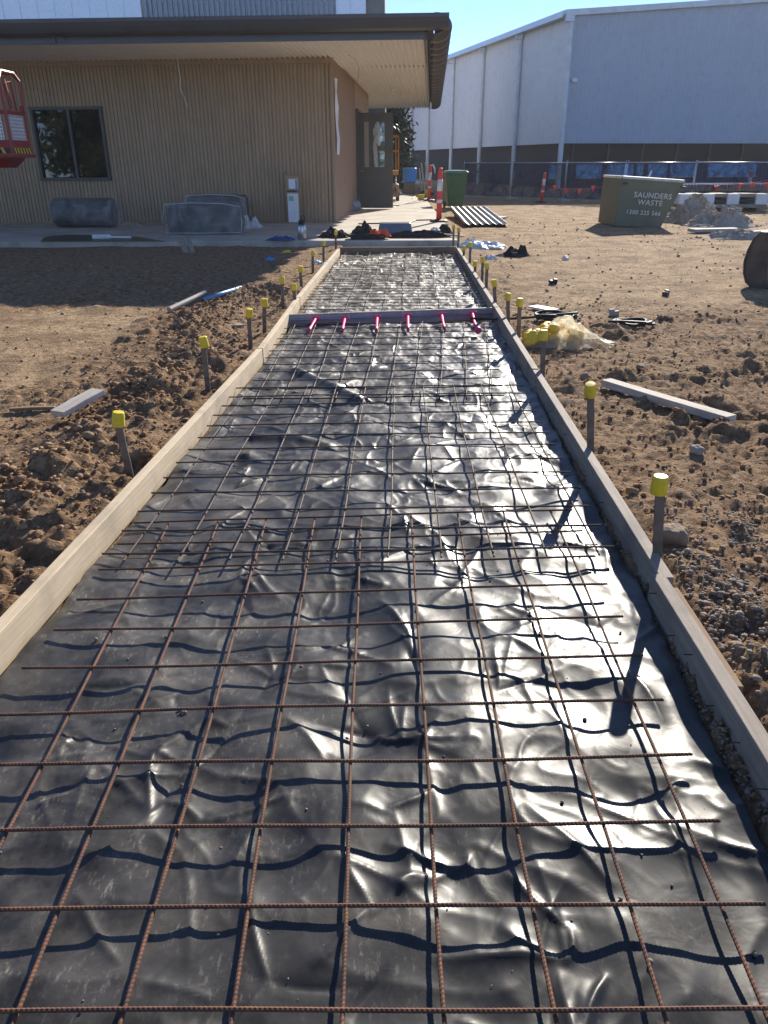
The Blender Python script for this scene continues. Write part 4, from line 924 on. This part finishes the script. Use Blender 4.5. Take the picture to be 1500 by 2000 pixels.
# corrugated sheet near bollard
qa, qb = at(900, 409, .12), at(948, 438, .12); qm = (qa+qb)/2; c2 = thing('corrugated_sheet', 'dark and silver corrugated steel sheets lying on the ground beside the slab', 'roofing sheets', (qm.x+.12, qm.y, 0), math.atan2(qb.y-qa.y, qb.x-qa.x)+math.pi/2)
c2.rotation_euler = (.035, 0, c2.rotation_euler[2]); c2.location.z = .03
corrsheet(1.0, (qb-qa).length*.75, .12, c2, 'dull_galv', pitch=.15, amp=.024); corrsheet(1.0, (qb-qa).length*.72, .06, c2, 'steel_dark', pitch=.15, amp=.024)
MB().box(0, .6, .035, 1.0, .1, .07).box(0, -.6, .035, 1.0, .1, .07).build('bearer', 'timber_brown', c2)
ground = None
a = at(945, 430, .03); b = at(975, 424, .03); a.z = b.z = .04; board(a, b, 'timber_pale', 'pale timber plank beside the corrugated sheets', h=.04, t=.5, name='timber_offcut', cat='timber offcut')

# ------------------------------------------------------------------ excavator bucket at right edge
q = at(1457, 560); ebk = thing('excavator_bucket', 'worn dark steel digger bucket lying at the right edge', 'digger bucket', (q.x-.02, q.y+.1, 0), math.radians(-48)); ebk.scale = (.62, 1.1, 1.05)
bk_ = [(.42, .575), (.20, .575), (.09, .50), (.02, .38), (-.01, .26), (.02, .14), (.09, .05), (.20, .005), (.60, .005)]   # (x, z): back at left, opening to the right
N = len(bk_); BW = 1.1
for y_ in (0, BW-.035):
    sp_ = bk_[:-1]+[(.52, .01), (.44, .20), (.40, .42)]; n_ = len(sp_); m = MB(); m.add([(x, y_+d_, z) for d_ in (0, .035) for x, z in sp_], [tuple(range(n_)), tuple(range(2*n_-1, n_-1, -1))]+[(a_, (a_+1) % n_, n_+(a_+1) % n_, n_+a_) for a_ in range(n_)]); m.build('side_plate', 'steel_dark', ebk, bevel=.006)
m = MB(); m.add([(x-.004, y_, z) for y_ in (-.01, BW+.01) for x, z in bk_], [(k, k+1, N+k+1, N+k) for k in range(N-1)]); m.build('curved_back', 'steel_dark', ebk, solid=.03)
MB().box(.60, BW/2, .02, .14, BW, .03).build('cutting_edge', 'galv', ebk, bevel=.004); MB().box(.40, BW/2, .60, .12, BW, .04).build('top_lip', 'timber_grey', ebk, bevel=.004)

# ------------------------------------------------------------------ crumpled cloth / film helper
def crumple(name, px, py, w_, d_, h_, mat, label, cat, seed, z=None, rz=0, sharp=3, parent=None, profile=None, ragged=.25, soft=True):
    n = 56; X, Y = np.meshgrid(np.linspace(-1, 1, n), np.linspace(-1, 1, n)); a = np.arctan2(Y, X); r = np.hypot(X, Y)
    # disc mapping with ragged rim
    mx = np.maximum(np.abs(X), np.abs(Y)); k = np.where(r > 0, mx/np.maximum(r, 1e-6), 1); Xd = X*k; Yd = Y*k; rd = np.hypot(Xd, Yd)
    rag = 1+ragged*fbm(np.cos(a)*1.6+seed, np.sin(a)*1.6, seed, 4); Xd *= rag; Yd *= rag
    e = (1-np.abs(fbm(X*sharp, Y*sharp, seed+5, 4, .5)))**2
    if soft: h_ = h_*.72; e = .75+.35*fbm(X*1.2, Y*1.2, seed+5, 3, .45)+.10*e
    Z = h_*(.15+.85*e)*np.clip(1-rd**3, 0, 1)*(.6+.6*sst(-.3, .5, fbm(X*1.3, Y*1.3, seed+2, 2)))
    if profile is not None: Z = Z*profile(X, Y)
    o = grid_mesh(name, Xd*w_/2+.03*w_*fbm(X*4, Y*4, seed+7, 3), Yd*d_/2+.03*d_*fbm(X*4, Y*4, seed+8, 3), Z, mat, parent=parent)
    q = at(px, py, z or .02); o.location = (q.x, q.y, (z if z is not None else H1(q.x, q.y)*.5)+.004); o.rotation_euler = (0, 0, rz)
    if label: tag(o, label, cat)
    return o
# yellow bag: caps inside milky film
q = at(1105, 672, .02); yb = thing('plastic_bag', 'milky plastic bag full of yellow stake caps on the dirt', 'bag', (q.x, q.y+.03, H1(q.x, q.y)), 0)
r_ = random.Random(4)
for k in range(48):
    x = r_.uniform(-.31, .10); y = r_.uniform(-.10, .12); z = r_.uniform(.03, .05+.11*max(0, 1-abs((x+.08)/.26)))
    o = MB().lathe([(.033, -.036), (.034, 0), (.032, .034), (.024, .042)], 14)  .build('stake_cap', MT.setdefault('bagcap', vm('amber_yellow_cap', (.95, .62, .04), (.90, .52, .03), 8, .5, .1)), yb, smooth=True); o.location = (x, y, z); o.rotation_euler = (r_.uniform(0, 3), r_.uniform(0, 3), 0)
def bagprof(X, Y): return .75+.45*np.exp(-((X+.15)/.5)**2-((Y)/.8)**2)+.85*np.exp(-((X-.08)/.17)**2-((Y)/.35)**2)-.3*sst(.3, .9, X)
crumple('bag_film', 0, 0, .78, .44, .24, 'bagfilm', None, None, 14, rz=0, sharp=2, parent=yb, profile=bagprof, ragged=.18).location = (.0, 0, .0)
m = MB()
# black hoses
def coil(px, py, rad, turns, mat, label, r=.012, name='hose_coil', cat='hose', z=0, sq=.8, seed=1, tail=None):
    q = at(px, py, .03); rn = random.Random(seed); pts = []; n = turns*26
    for k in range(n):
        a = k/26*2*math.pi; rad_ = rad*(1+.13*math.sin(a*.37+seed)+.07*math.sin(2.3*a)); pts.append((rad_*math.cos(a)*1.25+.03*math.sin(a*.21), rad_*sq*math.sin(a)+.04*math.cos(a*.17), .015+.02*(k/26)*.5+.012*math.sin(a*1.7)))
    if tail: pts += tail
    o = MB().tube(pts, r, 7).build(name, mat, smooth=True); o.location = (q.x, q.y, H1(q.x, q.y)*.5+.01+z); return tag(o, label, cat)
coil(1085, 622, .14, 5, 'black', 'tangled black hose coil behind the yellow bag', seed=2, tail=[(-.3, -.05, .03), (-.55, -.06, .02), (-.8, -.02, .02)])
coil(1232, 630, .13, 4, 'black', 'smaller black hose coil on the dirt to the right of the yellow bag', seed=5)
crumple('soil_heap', 1195, 638, .42, .30, .07, 'clod', 'little heap of dark soil on the smaller hose coil', 'soil heap', 21)
a = at(1040, 598, .03); b = at(1082, 606, .03); a.z = b.z = .03; board(a, b, 'white', 'pale flat board scrap behind the hose coil', h=.015, t=.14, name='board_scrap', cat='scrap')
crumple('plastic_wrap', 942, 481, .95, .7, .16, 'bluefilm', 'crumpled pale blue plastic wrap beside the far right stakes', 'plastic wrap', 31)
crumple('rag', 1002, 497, .62, .35, .20, 'black_cloth', 'crumpled black cloth or harness on the dirt right of the blue wrap', 'cloth', 37, profile=lambda X, Y: .3+1.0*np.exp(-((X-.6)/.18)**2)+1.0*np.exp(-((X+.1)/.3)**2))
crumple('debris', 957, 504, .2, .15, .08, 'white', 'small scrap of white debris beside the black cloth', 'scrap', 39)
for k, (x, y, mt, lb_) in enumerate(((1080, 552, 'black', 'small black block on the dirt above the yellow bag'), (1300, 574, 'steel_dark', 'small dark block on the dirt left of the digger bucket'), (1105, 506, 'white', 'small white scrap on the open dirt beyond the black cloth'), (1200, 612, 'greypipe', 'little grey bracket lying above the smaller hose coil'))):
    q = at(x, y, .02); o = MB().box(0, 0, .02, .09, .06, .05).box(.02, .0, .05, .05, .05, .03).build('scrap_block', mt, bevel=.005); o.location = (q.x, q.y, H1(q.x, q.y)*.5); o.rotation_euler = (.1, .1, k); tag(o, lb_, 'scrap')

# ------------------------------------------------------------------ left-side small things
a = at(330, 603, .04); b = at(402, 583, .04); d = b-a; a.z = b.z = 0
t = MB().tube([(a.x, a.y, .03), (b.x, b.y, .10)], [.028, .028], 16).build('pipe', 'greypipe', smooth=False); tag(t, 'grey plastic pipe length half buried on the soil ridge at left', 'pipe')
a = at(400, 583, .15); b = at(476, 560, .12); t = MB().tube([(a.x, a.y, .15), (b.x, b.y, .12)], [.02, .02], 12).build('pipe', 'bluepipe', smooth=True); tag(t, 'thin blue pipe beyond the grey pipe on the left', 'pipe')
def slabthing(mk, px, py, z=.1): q = at(px, py, z); return q
# insulation roll
q = at(170, 444, .1); ir = thing('insulation_roll', 'grey insulation roll in clear wrap against the brown wall below the window', 'insulation roll', (q.x, q.y, .1), -SB)
MB().tube([(-.62, 0, .30), (.62, 0, .30)], .29, 26).build('roll', vm('dark_grey_insulation', (.085, .078, .072), (.055, .05, .047), 8, .7, .3), ir, smooth=False)
m = MB(); m.tube([(-.70, 0, .30), (-.6, 0, .30), (-.2, 0, .31), (.3, 0, .30), (.62, 0, .30), (.78, 0, .29)], [.22, .31, .305, .31, .315, .24], 26); m.build('wrap', 'film', ir, smooth=True)
crumple('plastic_wrap', 252, 443, .62, .35, .14, 'film', 'clear plastic wrap tail beside the insulation roll', 'plastic wrap', 43, z=.1)
for k, (x, y, w_, h_, lab) in enumerate(((425, 425, 1.3, .62, 'rear stack of clear-wrapped grey insulation batts against the brown wall'), (405, 456, 1.45, .56, 'front bundle of clear-wrapped grey insulation batts on the slab'))):
    q = at(x, y, .1); b_ = thing('insulation_batts', lab, 'insulation batts', (q.x+(.1 if k == 0 else 0), min(q.y, 18.4 if k == 0 else 17.5), .1), -SB)
    q.y = b_.location.y
    if k == 0: b_.location.x = atY(428, 420, 18.4).x
    loft(MB(), [rr(w_*.96, .50, .02, .06), rr(w_, .55, h_*.4, .08), rr(w_*.98, .52, h_*.9, .08), rr(w_*.9, .4, h_, .06)]).build('batts', bpy.data.materials['dark_grey_insulation'], b_, bevel=.03, seg=3)
    for j in range(4): MB().box(0, 0, h_*(.25+.2*j), w_*1.003, .56, .008).build('batt_seam', 'black', b_) if j < 3 else None
    loft(MB(), [rr(w_*1.02, .56, 0, .08), rr(w_*1.06, .61, h_*.4, .1), rr(w_*1.03, .57, h_*.96, .1), rr(w_*.9, .4, h_*1.04, .06)]).build('wrap', 'film', b_, bevel=.03, seg=3)
    ew = w_*.5
    MB().tube([(-ew*1.04, -.27, .03), (-ew*1.06, -.30, h_*.5), (-ew*.98, -.27, h_*.98), (-ew*.2, -.285, h_*1.02), (ew*.6, -.28, h_*1.0), (ew*1.03, -.26, h_*.9), (ew*1.07, -.29, h_*.4), (ew*1.02, -.27, .04), (0, -.31, .03), (-ew*1.04, -.27, .03)], .008, 5).build('wrap_seam', 'whitefilm', b_, smooth=True)
crumple('plastic_wrap', 487, 445, .55, .5, .34, 'whitefilm', 'white bunched plastic at the right end of the wrapped batts', 'plastic wrap', 47, z=.1)
# cardboard box leaning at wall
q = at(567, 441, .1); cb = thing('cardboard_box', 'open cardboard carton with white and blue printed panels standing by the wall', 'carton', (q.x, 18.7, .1), -SB)
MB().box(0, 0, .50, .26, .16, 1.0).build('carton', 'card', cb, bevel=.004)
MB().box(-.0, -.082, .33, .245, .004, .60).build('white_panel', 'white', cb); MB().box(-.0, -.085, .68, .245, .004, .03).build('dark_band', 'black', cb)
MB().box(.02, -.083, .83, .2, .004, .20).build('white_panel', 'white', cb); MB().box(.09, -.086, .80, .035, .004, .24).build('blue_print', 'bluepipe', cb)
MB().box(-.04, -.086, .53, .11, .004, .11).build('green_print', 'yellowgreen', cb)
MB().box(.15, 0, 1.05, .10, .15, .006, M=Matrix.Rotation(.8, 3, 'Y')).build('flap', 'card', cb); MB().box(-.16, 0, 1.05, .10, .15, .006, M=Matrix.Rotation(-.8, 3, 'Y')).build('flap', 'card', cb)
# flask
q = at(582, 475, .1); fk = thing('thermos_flask', 'brushed steel thermos flask with black lid standing on the slab edge', 'flask', (q.x, max(q.y, 14.6), .1))
MB().lathe([(.072, 0), (.078, .01), (.078, .22), (.07, .245), (.045, .26)], 22).build('flask_body', 'flask', fk, smooth=True)
MB().lathe([(.05, .258), (.055, .27), (.052, .33), (.03, .34)], 18).build('lid', 'black', fk); MB().tube([(.0, 0, .33), (.0, 0, .40), (.05, 0, .41), (.06, 0, .30)], .009, 8).build('lid_handle', 'black', fk)
crumple('cloth', 548, 469, .50, .4, .10, 'bluecloth', 'crumpled dark blue film lying beside the thermos flask', 'plastic wrap', 53, z=.1)
q = at(217, 467, .104); o = MB().tube([(-.35, 0, .03), (-.05, 0, .035), (.0, 0, .03), (.35, .02, .02)], [.045, .045, .02, .02], 10).build('sealant_tube', 'white'); o.location = (q.x, q.y+.05, .105); tag(o, 'white sealant tube lying on the muddy slab patch', 'tube')
q = at(360, 494, .0); o = MB().box(0, 0, .12, .10, .04, .3, M=Matrix.Rotation(-.3, 3, 'Y')).box(.12, 0, .10, .07, .04, .26, M=Matrix.Rotation(-.25, 3, 'Y')).build('broken_stake', 'timber_grey', bevel=.004); o.location = (q.x, q.y, 0); tag(o, 'broken timber offcut leaning against the slab edge in the shade', 'timber offcut')
for k, (x, y, mt, lb_) in enumerate(((528, 506, 'aqua', 'light blue scrap on the shaded soil'), (560, 492, 'yellow', 'yellow cap fallen on the shaded soil before the slab'), (625, 512, 'bluefilm', 'pale blue film scrap beside the far left stakes'))):
    crumple('plastic_scrap', x, y, .16+.14*(k == 2), .12+.2*(k == 2), .06, mt, lb_, 'scrap', 61+k)

# ------------------------------------------------------------------ clutter on the far slab
crumple('bag', 655, 463, .62, .45, .2, 'black_cloth', 'black cloth bag slumped on the slab left of the tray', 'bag', 71, z=.1)
q = at(718, 468, .1); tr = thing('black_tray', 'black plastic tray with dark cloth on the slab at the end of the path', 'tray', (q.x, max(q.y, 14.75), .1), .03)
loft(MB(), [rr(.60, .34, .0, .03), rr(.68, .40, .09, .03)], True).build('tray', 'black', tr, bevel=.006)
crumple('dark_cloth', 0, 0, .42, .34, .26, 'black_cloth', None, None, 73, parent=tr).location = (-.10, .05, .07)
crumple('vest', 742, 462, .42, .30, .18, 'orange', 'bright orange safety vest bunched beside the black tray', 'vest', 77, z=.14)
q = at(772, 458, .1); tb = thing('tub', 'blue-grey plastic tub lid standing on edge on the slab', 'tub', (q.x, q.y, .1), 0)
loft(MB(), [rr(.62, .36, .0, .06), rr(.66, .40, .05, .06), rr(.60, .30, .20, .05, .06), rr(.56, .2, .215, .05, .06)]).build('lid', 'binblue', tb, bevel=.01)
crumple('tool_bag', 815, 464, 1.25, .22, .16, 'black_cloth', 'long black tool bag lying along the slab edge', 'tool bag', 81, z=.1, ragged=.1)
crumple('tool_bag', 864, 458, .42, .4, .22, 'black_cloth', 'black bag with white scraps at the right corner of the slab', 'tool bag', 83, z=.1)
crumple('paper_scrap', 850, 450, .2, .2, .08, 'white', 'white paper scrap on the black bag at the slab corner', 'scrap', 85, z=.2)
a = at(862, 461, .1); b = at(905, 465, .1); a.z = b.z = .13; board(a, b, 'timber_pale', 'pale timber batten sticking out over the slab corner', h=.03, t=.05, name='timber_offcut', cat='timber offcut')
q = at(690, 412, .1); o = MB().tube([(0, -.32, .15), (0, .32, .15)], .14, 16).build('wrapped_roll', vm('silver_roll', (.35, .36, .40), (.28, .29, .33), 9, .4, .4), bevel=.02); o.location = (q.x, q.y, .1); o.rotation_euler = (0, 0, -.25); tag(o, 'grey wrapped roll lying at the foot of the side wall', 'roll')
crumple('plastic_wrap', 738, 405, 1.1, .9, .14, 'whitefilm', 'white plastic film bunched on the slab below the open door', 'plastic wrap', 87, z=.1)
# cable leads
def lead(pp, mat, label, r=.012, z=.112):
    pts = [at(x, y, z) for x, y in pp]; out = []
    for a, b in zip(pts[:-1], pts[1:]):
        for t in range(5): out.append(a.lerp(b, t/5)+Vector((.01*math.sin(t*2), 0, 0)))
    out.append(pts[-1]); tag(MB().tube(out, r, 6).build('cable', mat, smooth=True), label, 'cable')
lead([(700, 437), (745, 436), (795, 437), (812, 430), (850, 429)], 'black', 'black power lead crossing the slab in front of the near bollard', .014)
lead([(745, 400), (775, 402), (805, 393), (830, 390), (848, 374)], 'black', 'dark power lead curving across the slab below the door', .014)
lead([(805, 388), (812, 383), (828, 378), (840, 372)], 'yellow', 'yellow power lead beside the far bollard', .014)
q = at(822, 391, .1); pbx = thing('power_box', 'small yellow portable power box on the slab', 'power box', (q.x, q.y, .1)); MB().box(0, 0, .10, .24, .2, .18).build('case', 'yellow', pbx, bevel=.02); MB().tube([(-.08, 0, .19), (-.08, 0, .25), (.08, 0, .25), (.08, 0, .19)], .012, 6).build('handle', 'black', pbx)
q = at(833, 382, .1); hb = thing('power_tool', 'yellow and black power tool lying behind the far bollard', 'power tool', (q.x, q.y, .1)); MB().lathe([(.10, 0), (.12, .05), (.11, .18), (.05, .24)], 12).build('motor', 'yellow', hb); MB().tube([(-.3, 0, .1), (-.1, 0, .14), (.1, 0, .1), (.3, .05, .06)], .05, 8).build('grip', 'black', hb)
# timber poles leaning behind bollard
for k, (x0, y0, x1, y1) in enumerate(((823, 318, 830, 375), (831, 317, 838, 374), (819, 328, 824, 352))):
    q = at(x1, y1+2 if k < 2 else 376, .1); tp = atY(x0, y0, q.y+.2); MB_ = MB().tube([(0, 0, 0), (tp.x-q.x, tp.y-q.y, tp.z-q.z)], .035, 4).build('timber_post', 'timber_pale'); MB_.location = q
    tag(MB_, 'pale timber post leaning up behind the far bollard, ' + ('left', 'right', 'shortest')[k] + ' of the three', 'timber post', 'timber posts leaning behind the far bollard')
# scissor lift
q = at(765, 372, .1); sc_ = thing('scissor_lift', 'amber scissor lift with guard rails behind the open door', 'scissor lift', (atY(757, 340, 30).x, 30, .1))
pz = atY(765, 335, 30).z-.1; tz = atY(765, 267, 30).z-.1; wd = .78; m = MB()
for sy in (-.8, 0, .8):
    for sx in (-wd/2, wd/2): m.tube([(sx, sy, pz), (sx, sy, tz)], .022, 6)
for zz_ in (tz, (tz+pz)/2+.1):
    m.tube([(-wd/2, -.8, zz_), (wd/2, -.8, zz_), (wd/2, .8, zz_), (-wd/2, .8, zz_), (-wd/2, -.8, zz_)], .022, 6)
m.tube([(wd/2-.09, -.8, pz), (wd/2-.09, -.8, tz)], .022, 6); m.build('guard_rail', 'scissor', sc_, smooth=True)
MB().box(0, 0, pz-.03, wd, 1.65, .14).build('platform', 'scissor', sc_, bevel=.01)
m = MB()
for k in range(3):
    za = .55+k*(pz-.65)/3; zb_ = .55+(k+1)*(pz-.65)/3
    for sx in (-.28, .28): m.tube([(sx, -.7, za), (sx, .7, zb_)], .04, 6).tube([(sx, .7, za), (sx, -.7, zb_)], .04, 6)
m.build('scissor_arms', 'timber_grey', sc_); MB().box(0, 0, .34, .80, 1.7, .40).build('chassis', 'timber_grey', sc_, bevel=.03)
for sx in (-.36, .36):
    for sy in (-.6, .6): MB().tube([(sx-.06, sy, .17), (sx+.06, sy, .17)], .17, 16).build('wheel', 'tyre', sc_)
o = crumple('debris_bag', 772, 352, .35, .3, .35, 'card', 'crumpled paper and rags hanging by the scissor lift', 'bag', 91, z=.1); o.location = (atY(775, 350, 29).x, 28.8, .35)
q = at(800, 352, .1); o = crumple('foil_heap', 798, 358, 2.2, 1.0, .28, 'whitefilm', 'heap of silver sheeting offcuts at the far end of the slab', 'sheeting', 93, z=.1, sharp=5)
q = atY(800, 345, 36); bk = thing('blue_tub', 'light blue plastic drum beside the first downpipe of the hall', 'drum', (q.x, 36, 0)); MB().lathe([(.26, .55), (.28, .57), (.30, 1.1), (.28, 1.12)], 18).build('tub', 'aqua', bk); MB().box(0, 0, .27, .5, .4, .54).build('stand', 'timber_brown', bk)
# white sheet / reflective insulation seen through the door
o = crumple('hanging_sheet', 0, 0, .55, .9, .12, 'white', 'torn white foil sheet hanging beyond the open door', 'foil sheet', 95); q = atY(738, 262, 27); o.location = q; o.rotation_euler = (1.35, 0, .3); o.scale = (.55, .8, 1)
q = atY(734, 330, 27.5); o = crumple('hanging_sheet', 0, 0, .3, 1.2, .1, 'white', 'narrow white foil sheet behind the door glass', 'foil sheet', 96); o.location = (q.x, 27.5, 1.5); o.rotation_euler = (1.4, 0, .5); o.scale = (.5, 1, 1)

# ------------------------------------------------------------------ red boom-lift basket at left edge
q = atY(25, 300, 12.9); zb = q.z; bh = atY(30, 142, 13.5).z-zb; bw = 1.5; bd = .66
rp = thing('access_platform', 'red lift basket with hazard stripes and bright perforated panels at the left edge', 'lift basket', (q.x, 12.9, zb), 0)
rt_ = .024; m = MB()
for (x, y) in ((0, 0), (-.75, 0), (-bw, 0), (0, bd), (-bw, bd)): m.tube([(x, y, 0), (x, y, bh*.9), (x-(.10 if x == 0 else -.1)*(x in (0, -bw)), y, bh)], rt_, 8)
for y in (0, bd): m.tube([(-.10, y, bh), (-bw+.1, y, bh)], rt_, 8)
m.tube([(0, 0, bh*.9), (-.02, .12, bh*.99), (-.02, bd-.12, bh*.99), (0, bd, bh*.9)], rt_, 8)
m.tube([(-.08, bd*.5, bh*.93), (-.03, bd*.5, bh*.55)], .016, 6).tube([(0, bd*.28, bh*.5), (0, bd*.22, bh*.85), (0, bd*.55, bh*.88), (0, bd*.62, bh*.52)], .016, 6)
m.tube([(-.1, 0, bh*.7), (-.7, 0, bh*.7)], .018, 6)
m.build('guard_rail', 'redpaint', rp)
m = MB()
for (xa, ya, xb, yb) in ((0, .02, 0, bd-.02), (-.73, 0, -.02, 0), (-bw, 0, -.77, 0)):
    L = math.hypot(xb-xa, yb-ya); a_ = math.atan2(yb-ya, xb-xa); cx, cy = (xa+xb)/2, (ya+yb)/2
    m.box(cx, cy, bh*.50, L, .03, bh*.05, rz=a_).box(cx, cy, bh*.115, L, .03, bh*.10, rz=a_)
m.hexa([(-.015, bd-.12, bh*.5), (.015, bd-.12, bh*.5), (.015, bd, bh*.5), (-.015, bd, bh*.5)], [(-.015, bd-.10, bh*.6), (.015, bd-.10, bh*.6), (.015, bd, bh*.6), (-.015, bd, bh*.6)])
m.build('frame_plate', 'redpaint', rp, bevel=.004)
def perf(xa, ya, L, ang):
    m = MB(); st = .045; zz0, zz1 = bh*.17, bh*.475; nn = int(L/st); nz = int((zz1-zz0)/st); sx = L/nn; sz = (zz1-zz0)/nz
    for i in range(nn):
        for j in range(nz):
            cx, cz = (i+.5)*sx, zz0+(j+.5)*sz; o_ = len(m.v); rad = .015
            for a in range(8): th = math.pi/4*a; k_ = 1/max(abs(math.cos(th)), abs(math.sin(th))); m.v.append((xa+(cx+sx/2*k_*math.cos(th))*math.cos(ang), ya+(cx+sx/2*k_*math.cos(th))*math.sin(ang), cz+sz/2*k_*math.sin(th)))
            for a in range(8): th = math.pi/4*a; m.v.append((xa+(cx+rad*math.cos(th))*math.cos(ang), ya+(cx+rad*math.cos(th))*math.sin(ang), cz+rad*math.sin(th)))
            for a in range(8): m.f.append((o_+a, o_+(a+1) % 8, o_+8+(a+1) % 8, o_+8+a))
    m.build('perforated_panel', 'perf', rp)
perf(0, .09, bd-.19, math.pi/2); perf(-.66, 0, .58, 0); perf(-bw+.08, 0, .6, 0)
def stripes(xa, ya, L, ang, nrm):
    n = int(L/.10)
    for k in range(n):
        m = MB(); s0 = k*.10+.01
        P0 = lambda s_, z_, o_: (xa+s_*math.cos(ang)+nrm[0]*o_, ya+s_*math.sin(ang)+nrm[1]*o_, z_)
        m.hexa([P0(s0+.035, .004, .016), P0(s0+.08, .004, .016), P0(s0+.08, .004, .02), P0(s0+.035, .004, .02)], [P0(s0, .085, .016), P0(s0+.045, .085, .016), P0(s0+.045, .085, .02), P0(s0, .085, .02)]); m.build('hazard_stripe', 'hazard_yellow', rp)
stripes(0, .03, bd-.06, math.pi/2, (1, 0)); stripes(-bw+.02, 0, bw-.05, 0, (0, -1))
MB().box(-bw/2, 0, .045, bw-.01, .026, .09).build('hazard_panel', 'hazard_black', rp); MB().box(0, bd/2, .045, .026, bd-.02, .09).build('hazard_panel', 'hazard_black', rp)
MB().box(-bw/2, bd/2, -.03, bw+.10, bd+.10, .05).build('floor', 'redpaint', rp, bevel=.008)
MB().hexa([(-.9, .2, -.20), (-.25, .2, -.20), (-.25, .6, -.20), (-.9, .6, -.20)], [(-1.0, .1, -.06), (-.08, .1, -.06), (-.08, .62, -.06), (-1.0, .62, -.06)]).build('mount', 'redpaint', rp)
MB().tube([(-.8, .5, -.12), (-3.5, .8, -.6), (-6.5, 1.0, -zb+.8)], .12, 8).build('boom_arm', 'redpaint', rp); MB().box(-7, 1.0, -zb+.55, 2.2, 1.4, .8).build('carriage', 'redpaint', rp, bevel=.05)

# ------------------------------------------------------------------ trees (between the buildings, and behind the camera for reflections)
def tree(x, y, h, r, label, leafm, n=2600, seed=1, low=.12, size=.12):
    t = thing('tree', label, 'tree', (x, y, 0), 0, 'dark trees beyond the slab' if y > 0 else None); rn = np.random.default_rng(seed); rr_ = random.Random(seed)
    m = MB(); m.tube([(0, 0, 0), (.1, .05, h*.3), (.0, .1, h*.6), (.1, 0, h*.9)], [.16, .13, .08, .03], 8)
    cl = []
    for k in range(16):
        a = rr_.uniform(0, 6.28); z = h*(low+(.95-low)*(k+.5)/16); R = r*math.sin(math.pi*min(.95, max(.12, (z/h)*.85+.12)))*rr_.uniform(.55, 1)
        e = (R*math.cos(a), R*math.sin(a), z); cl.append(e); m.tube([(0, .05, max(.3, z-h*.15)), (e[0]*.5, e[1]*.5, z-h*.05), e], [.05, .03, .012], 5)
    m.build('trunk', 'bark', t)
    c_ = np.array(cl)[rn.integers(0, 16, n)]; p = c_+rn.normal(size=(n, 3))*np.array([r*.30, r*.30, h*.075])
    V = []; F = []
    for i in range(n):
        d = rn.normal(size=3); d /= np.linalg.norm(d); e = np.cross(d, rn.normal(size=3)); e /= np.linalg.norm(e); sz = size*rn.uniform(.6, 1.4)
        o_ = len(V); V += [tuple(p[i]-d*sz), tuple(p[i]+e*sz*.35), tuple(p[i]+d*sz), tuple(p[i]-e*sz*.35)]; F.append((o_, o_+1, o_+2, o_+3))
    m = MB(); m.v = V; m.f = F; m.build('crown', leafm, t); return t
xa = atY(775, 300, 44).x
tree(xa-2.6, 46, 6.2, 1.6, 'dark dense tree behind the open door', 'leaf', 5200, 2, .05, .16)
tree(xa-.75, 43, 6.0, 1.0, 'dark leafy tree filling the gap between door and hall', 'leaf', 5200, 3, .03, .15)
tree(xa-.1, 47, 5.6, .9, 'olive tree against the first downpipe of the hall', 'leaf2', 4800, 4, .03, .15)
tree(xa-1.4, 49, 6.0, 1.5, 'taller dark tree at the back of the gap beside the hall', 'leaf', 5200, 5, .02, .17)
# reflected in the window
for k, (x, y, h, r) in enumerate(((-11.5, -8, 6.5, 2.2), (-15, -10, 8, 2.8), (-18.5, -8, 7, 2.6), (-21.5, -12, 8, 3.0), (-9, -14, 8, 2.6))):
    tree(x, y, h, r, ['slim leafy tree standing nearest behind the viewer', 'tall broad tree mirrored in the brown building window', 'leafy tree mirrored at the left of the window', 'broad far left tree behind the viewer', 'tall tree set farthest back behind the viewer'][k], 'leaf2', 2600, 20+k, .04, .36)

# ------------------------------------------------------------------ thin air volume added to imitate the veil of lens glare
hm = bpy.data.materials.new('glare_veil'); hm.use_nodes = True; hn = hm.node_tree; hn.nodes.remove(hn.nodes['Principled BSDF'])
pv = hn.nodes.new('ShaderNodeVolumePrincipled'); pv.inputs['Color'].default_value = (.95, .95, .95, 1); pv.inputs['Density'].default_value = .0005; pv.inputs['Anisotropy'].default_value = .35
hn.links.new(pv.outputs[0], hn.nodes['Material Output'].inputs['Volume'])
MT['added_haze'] = hm
tag(MB().box(0, 330, 5.5, 1300, 860, 13.5).build('added_haze', 'added_haze'), kind='stuff')
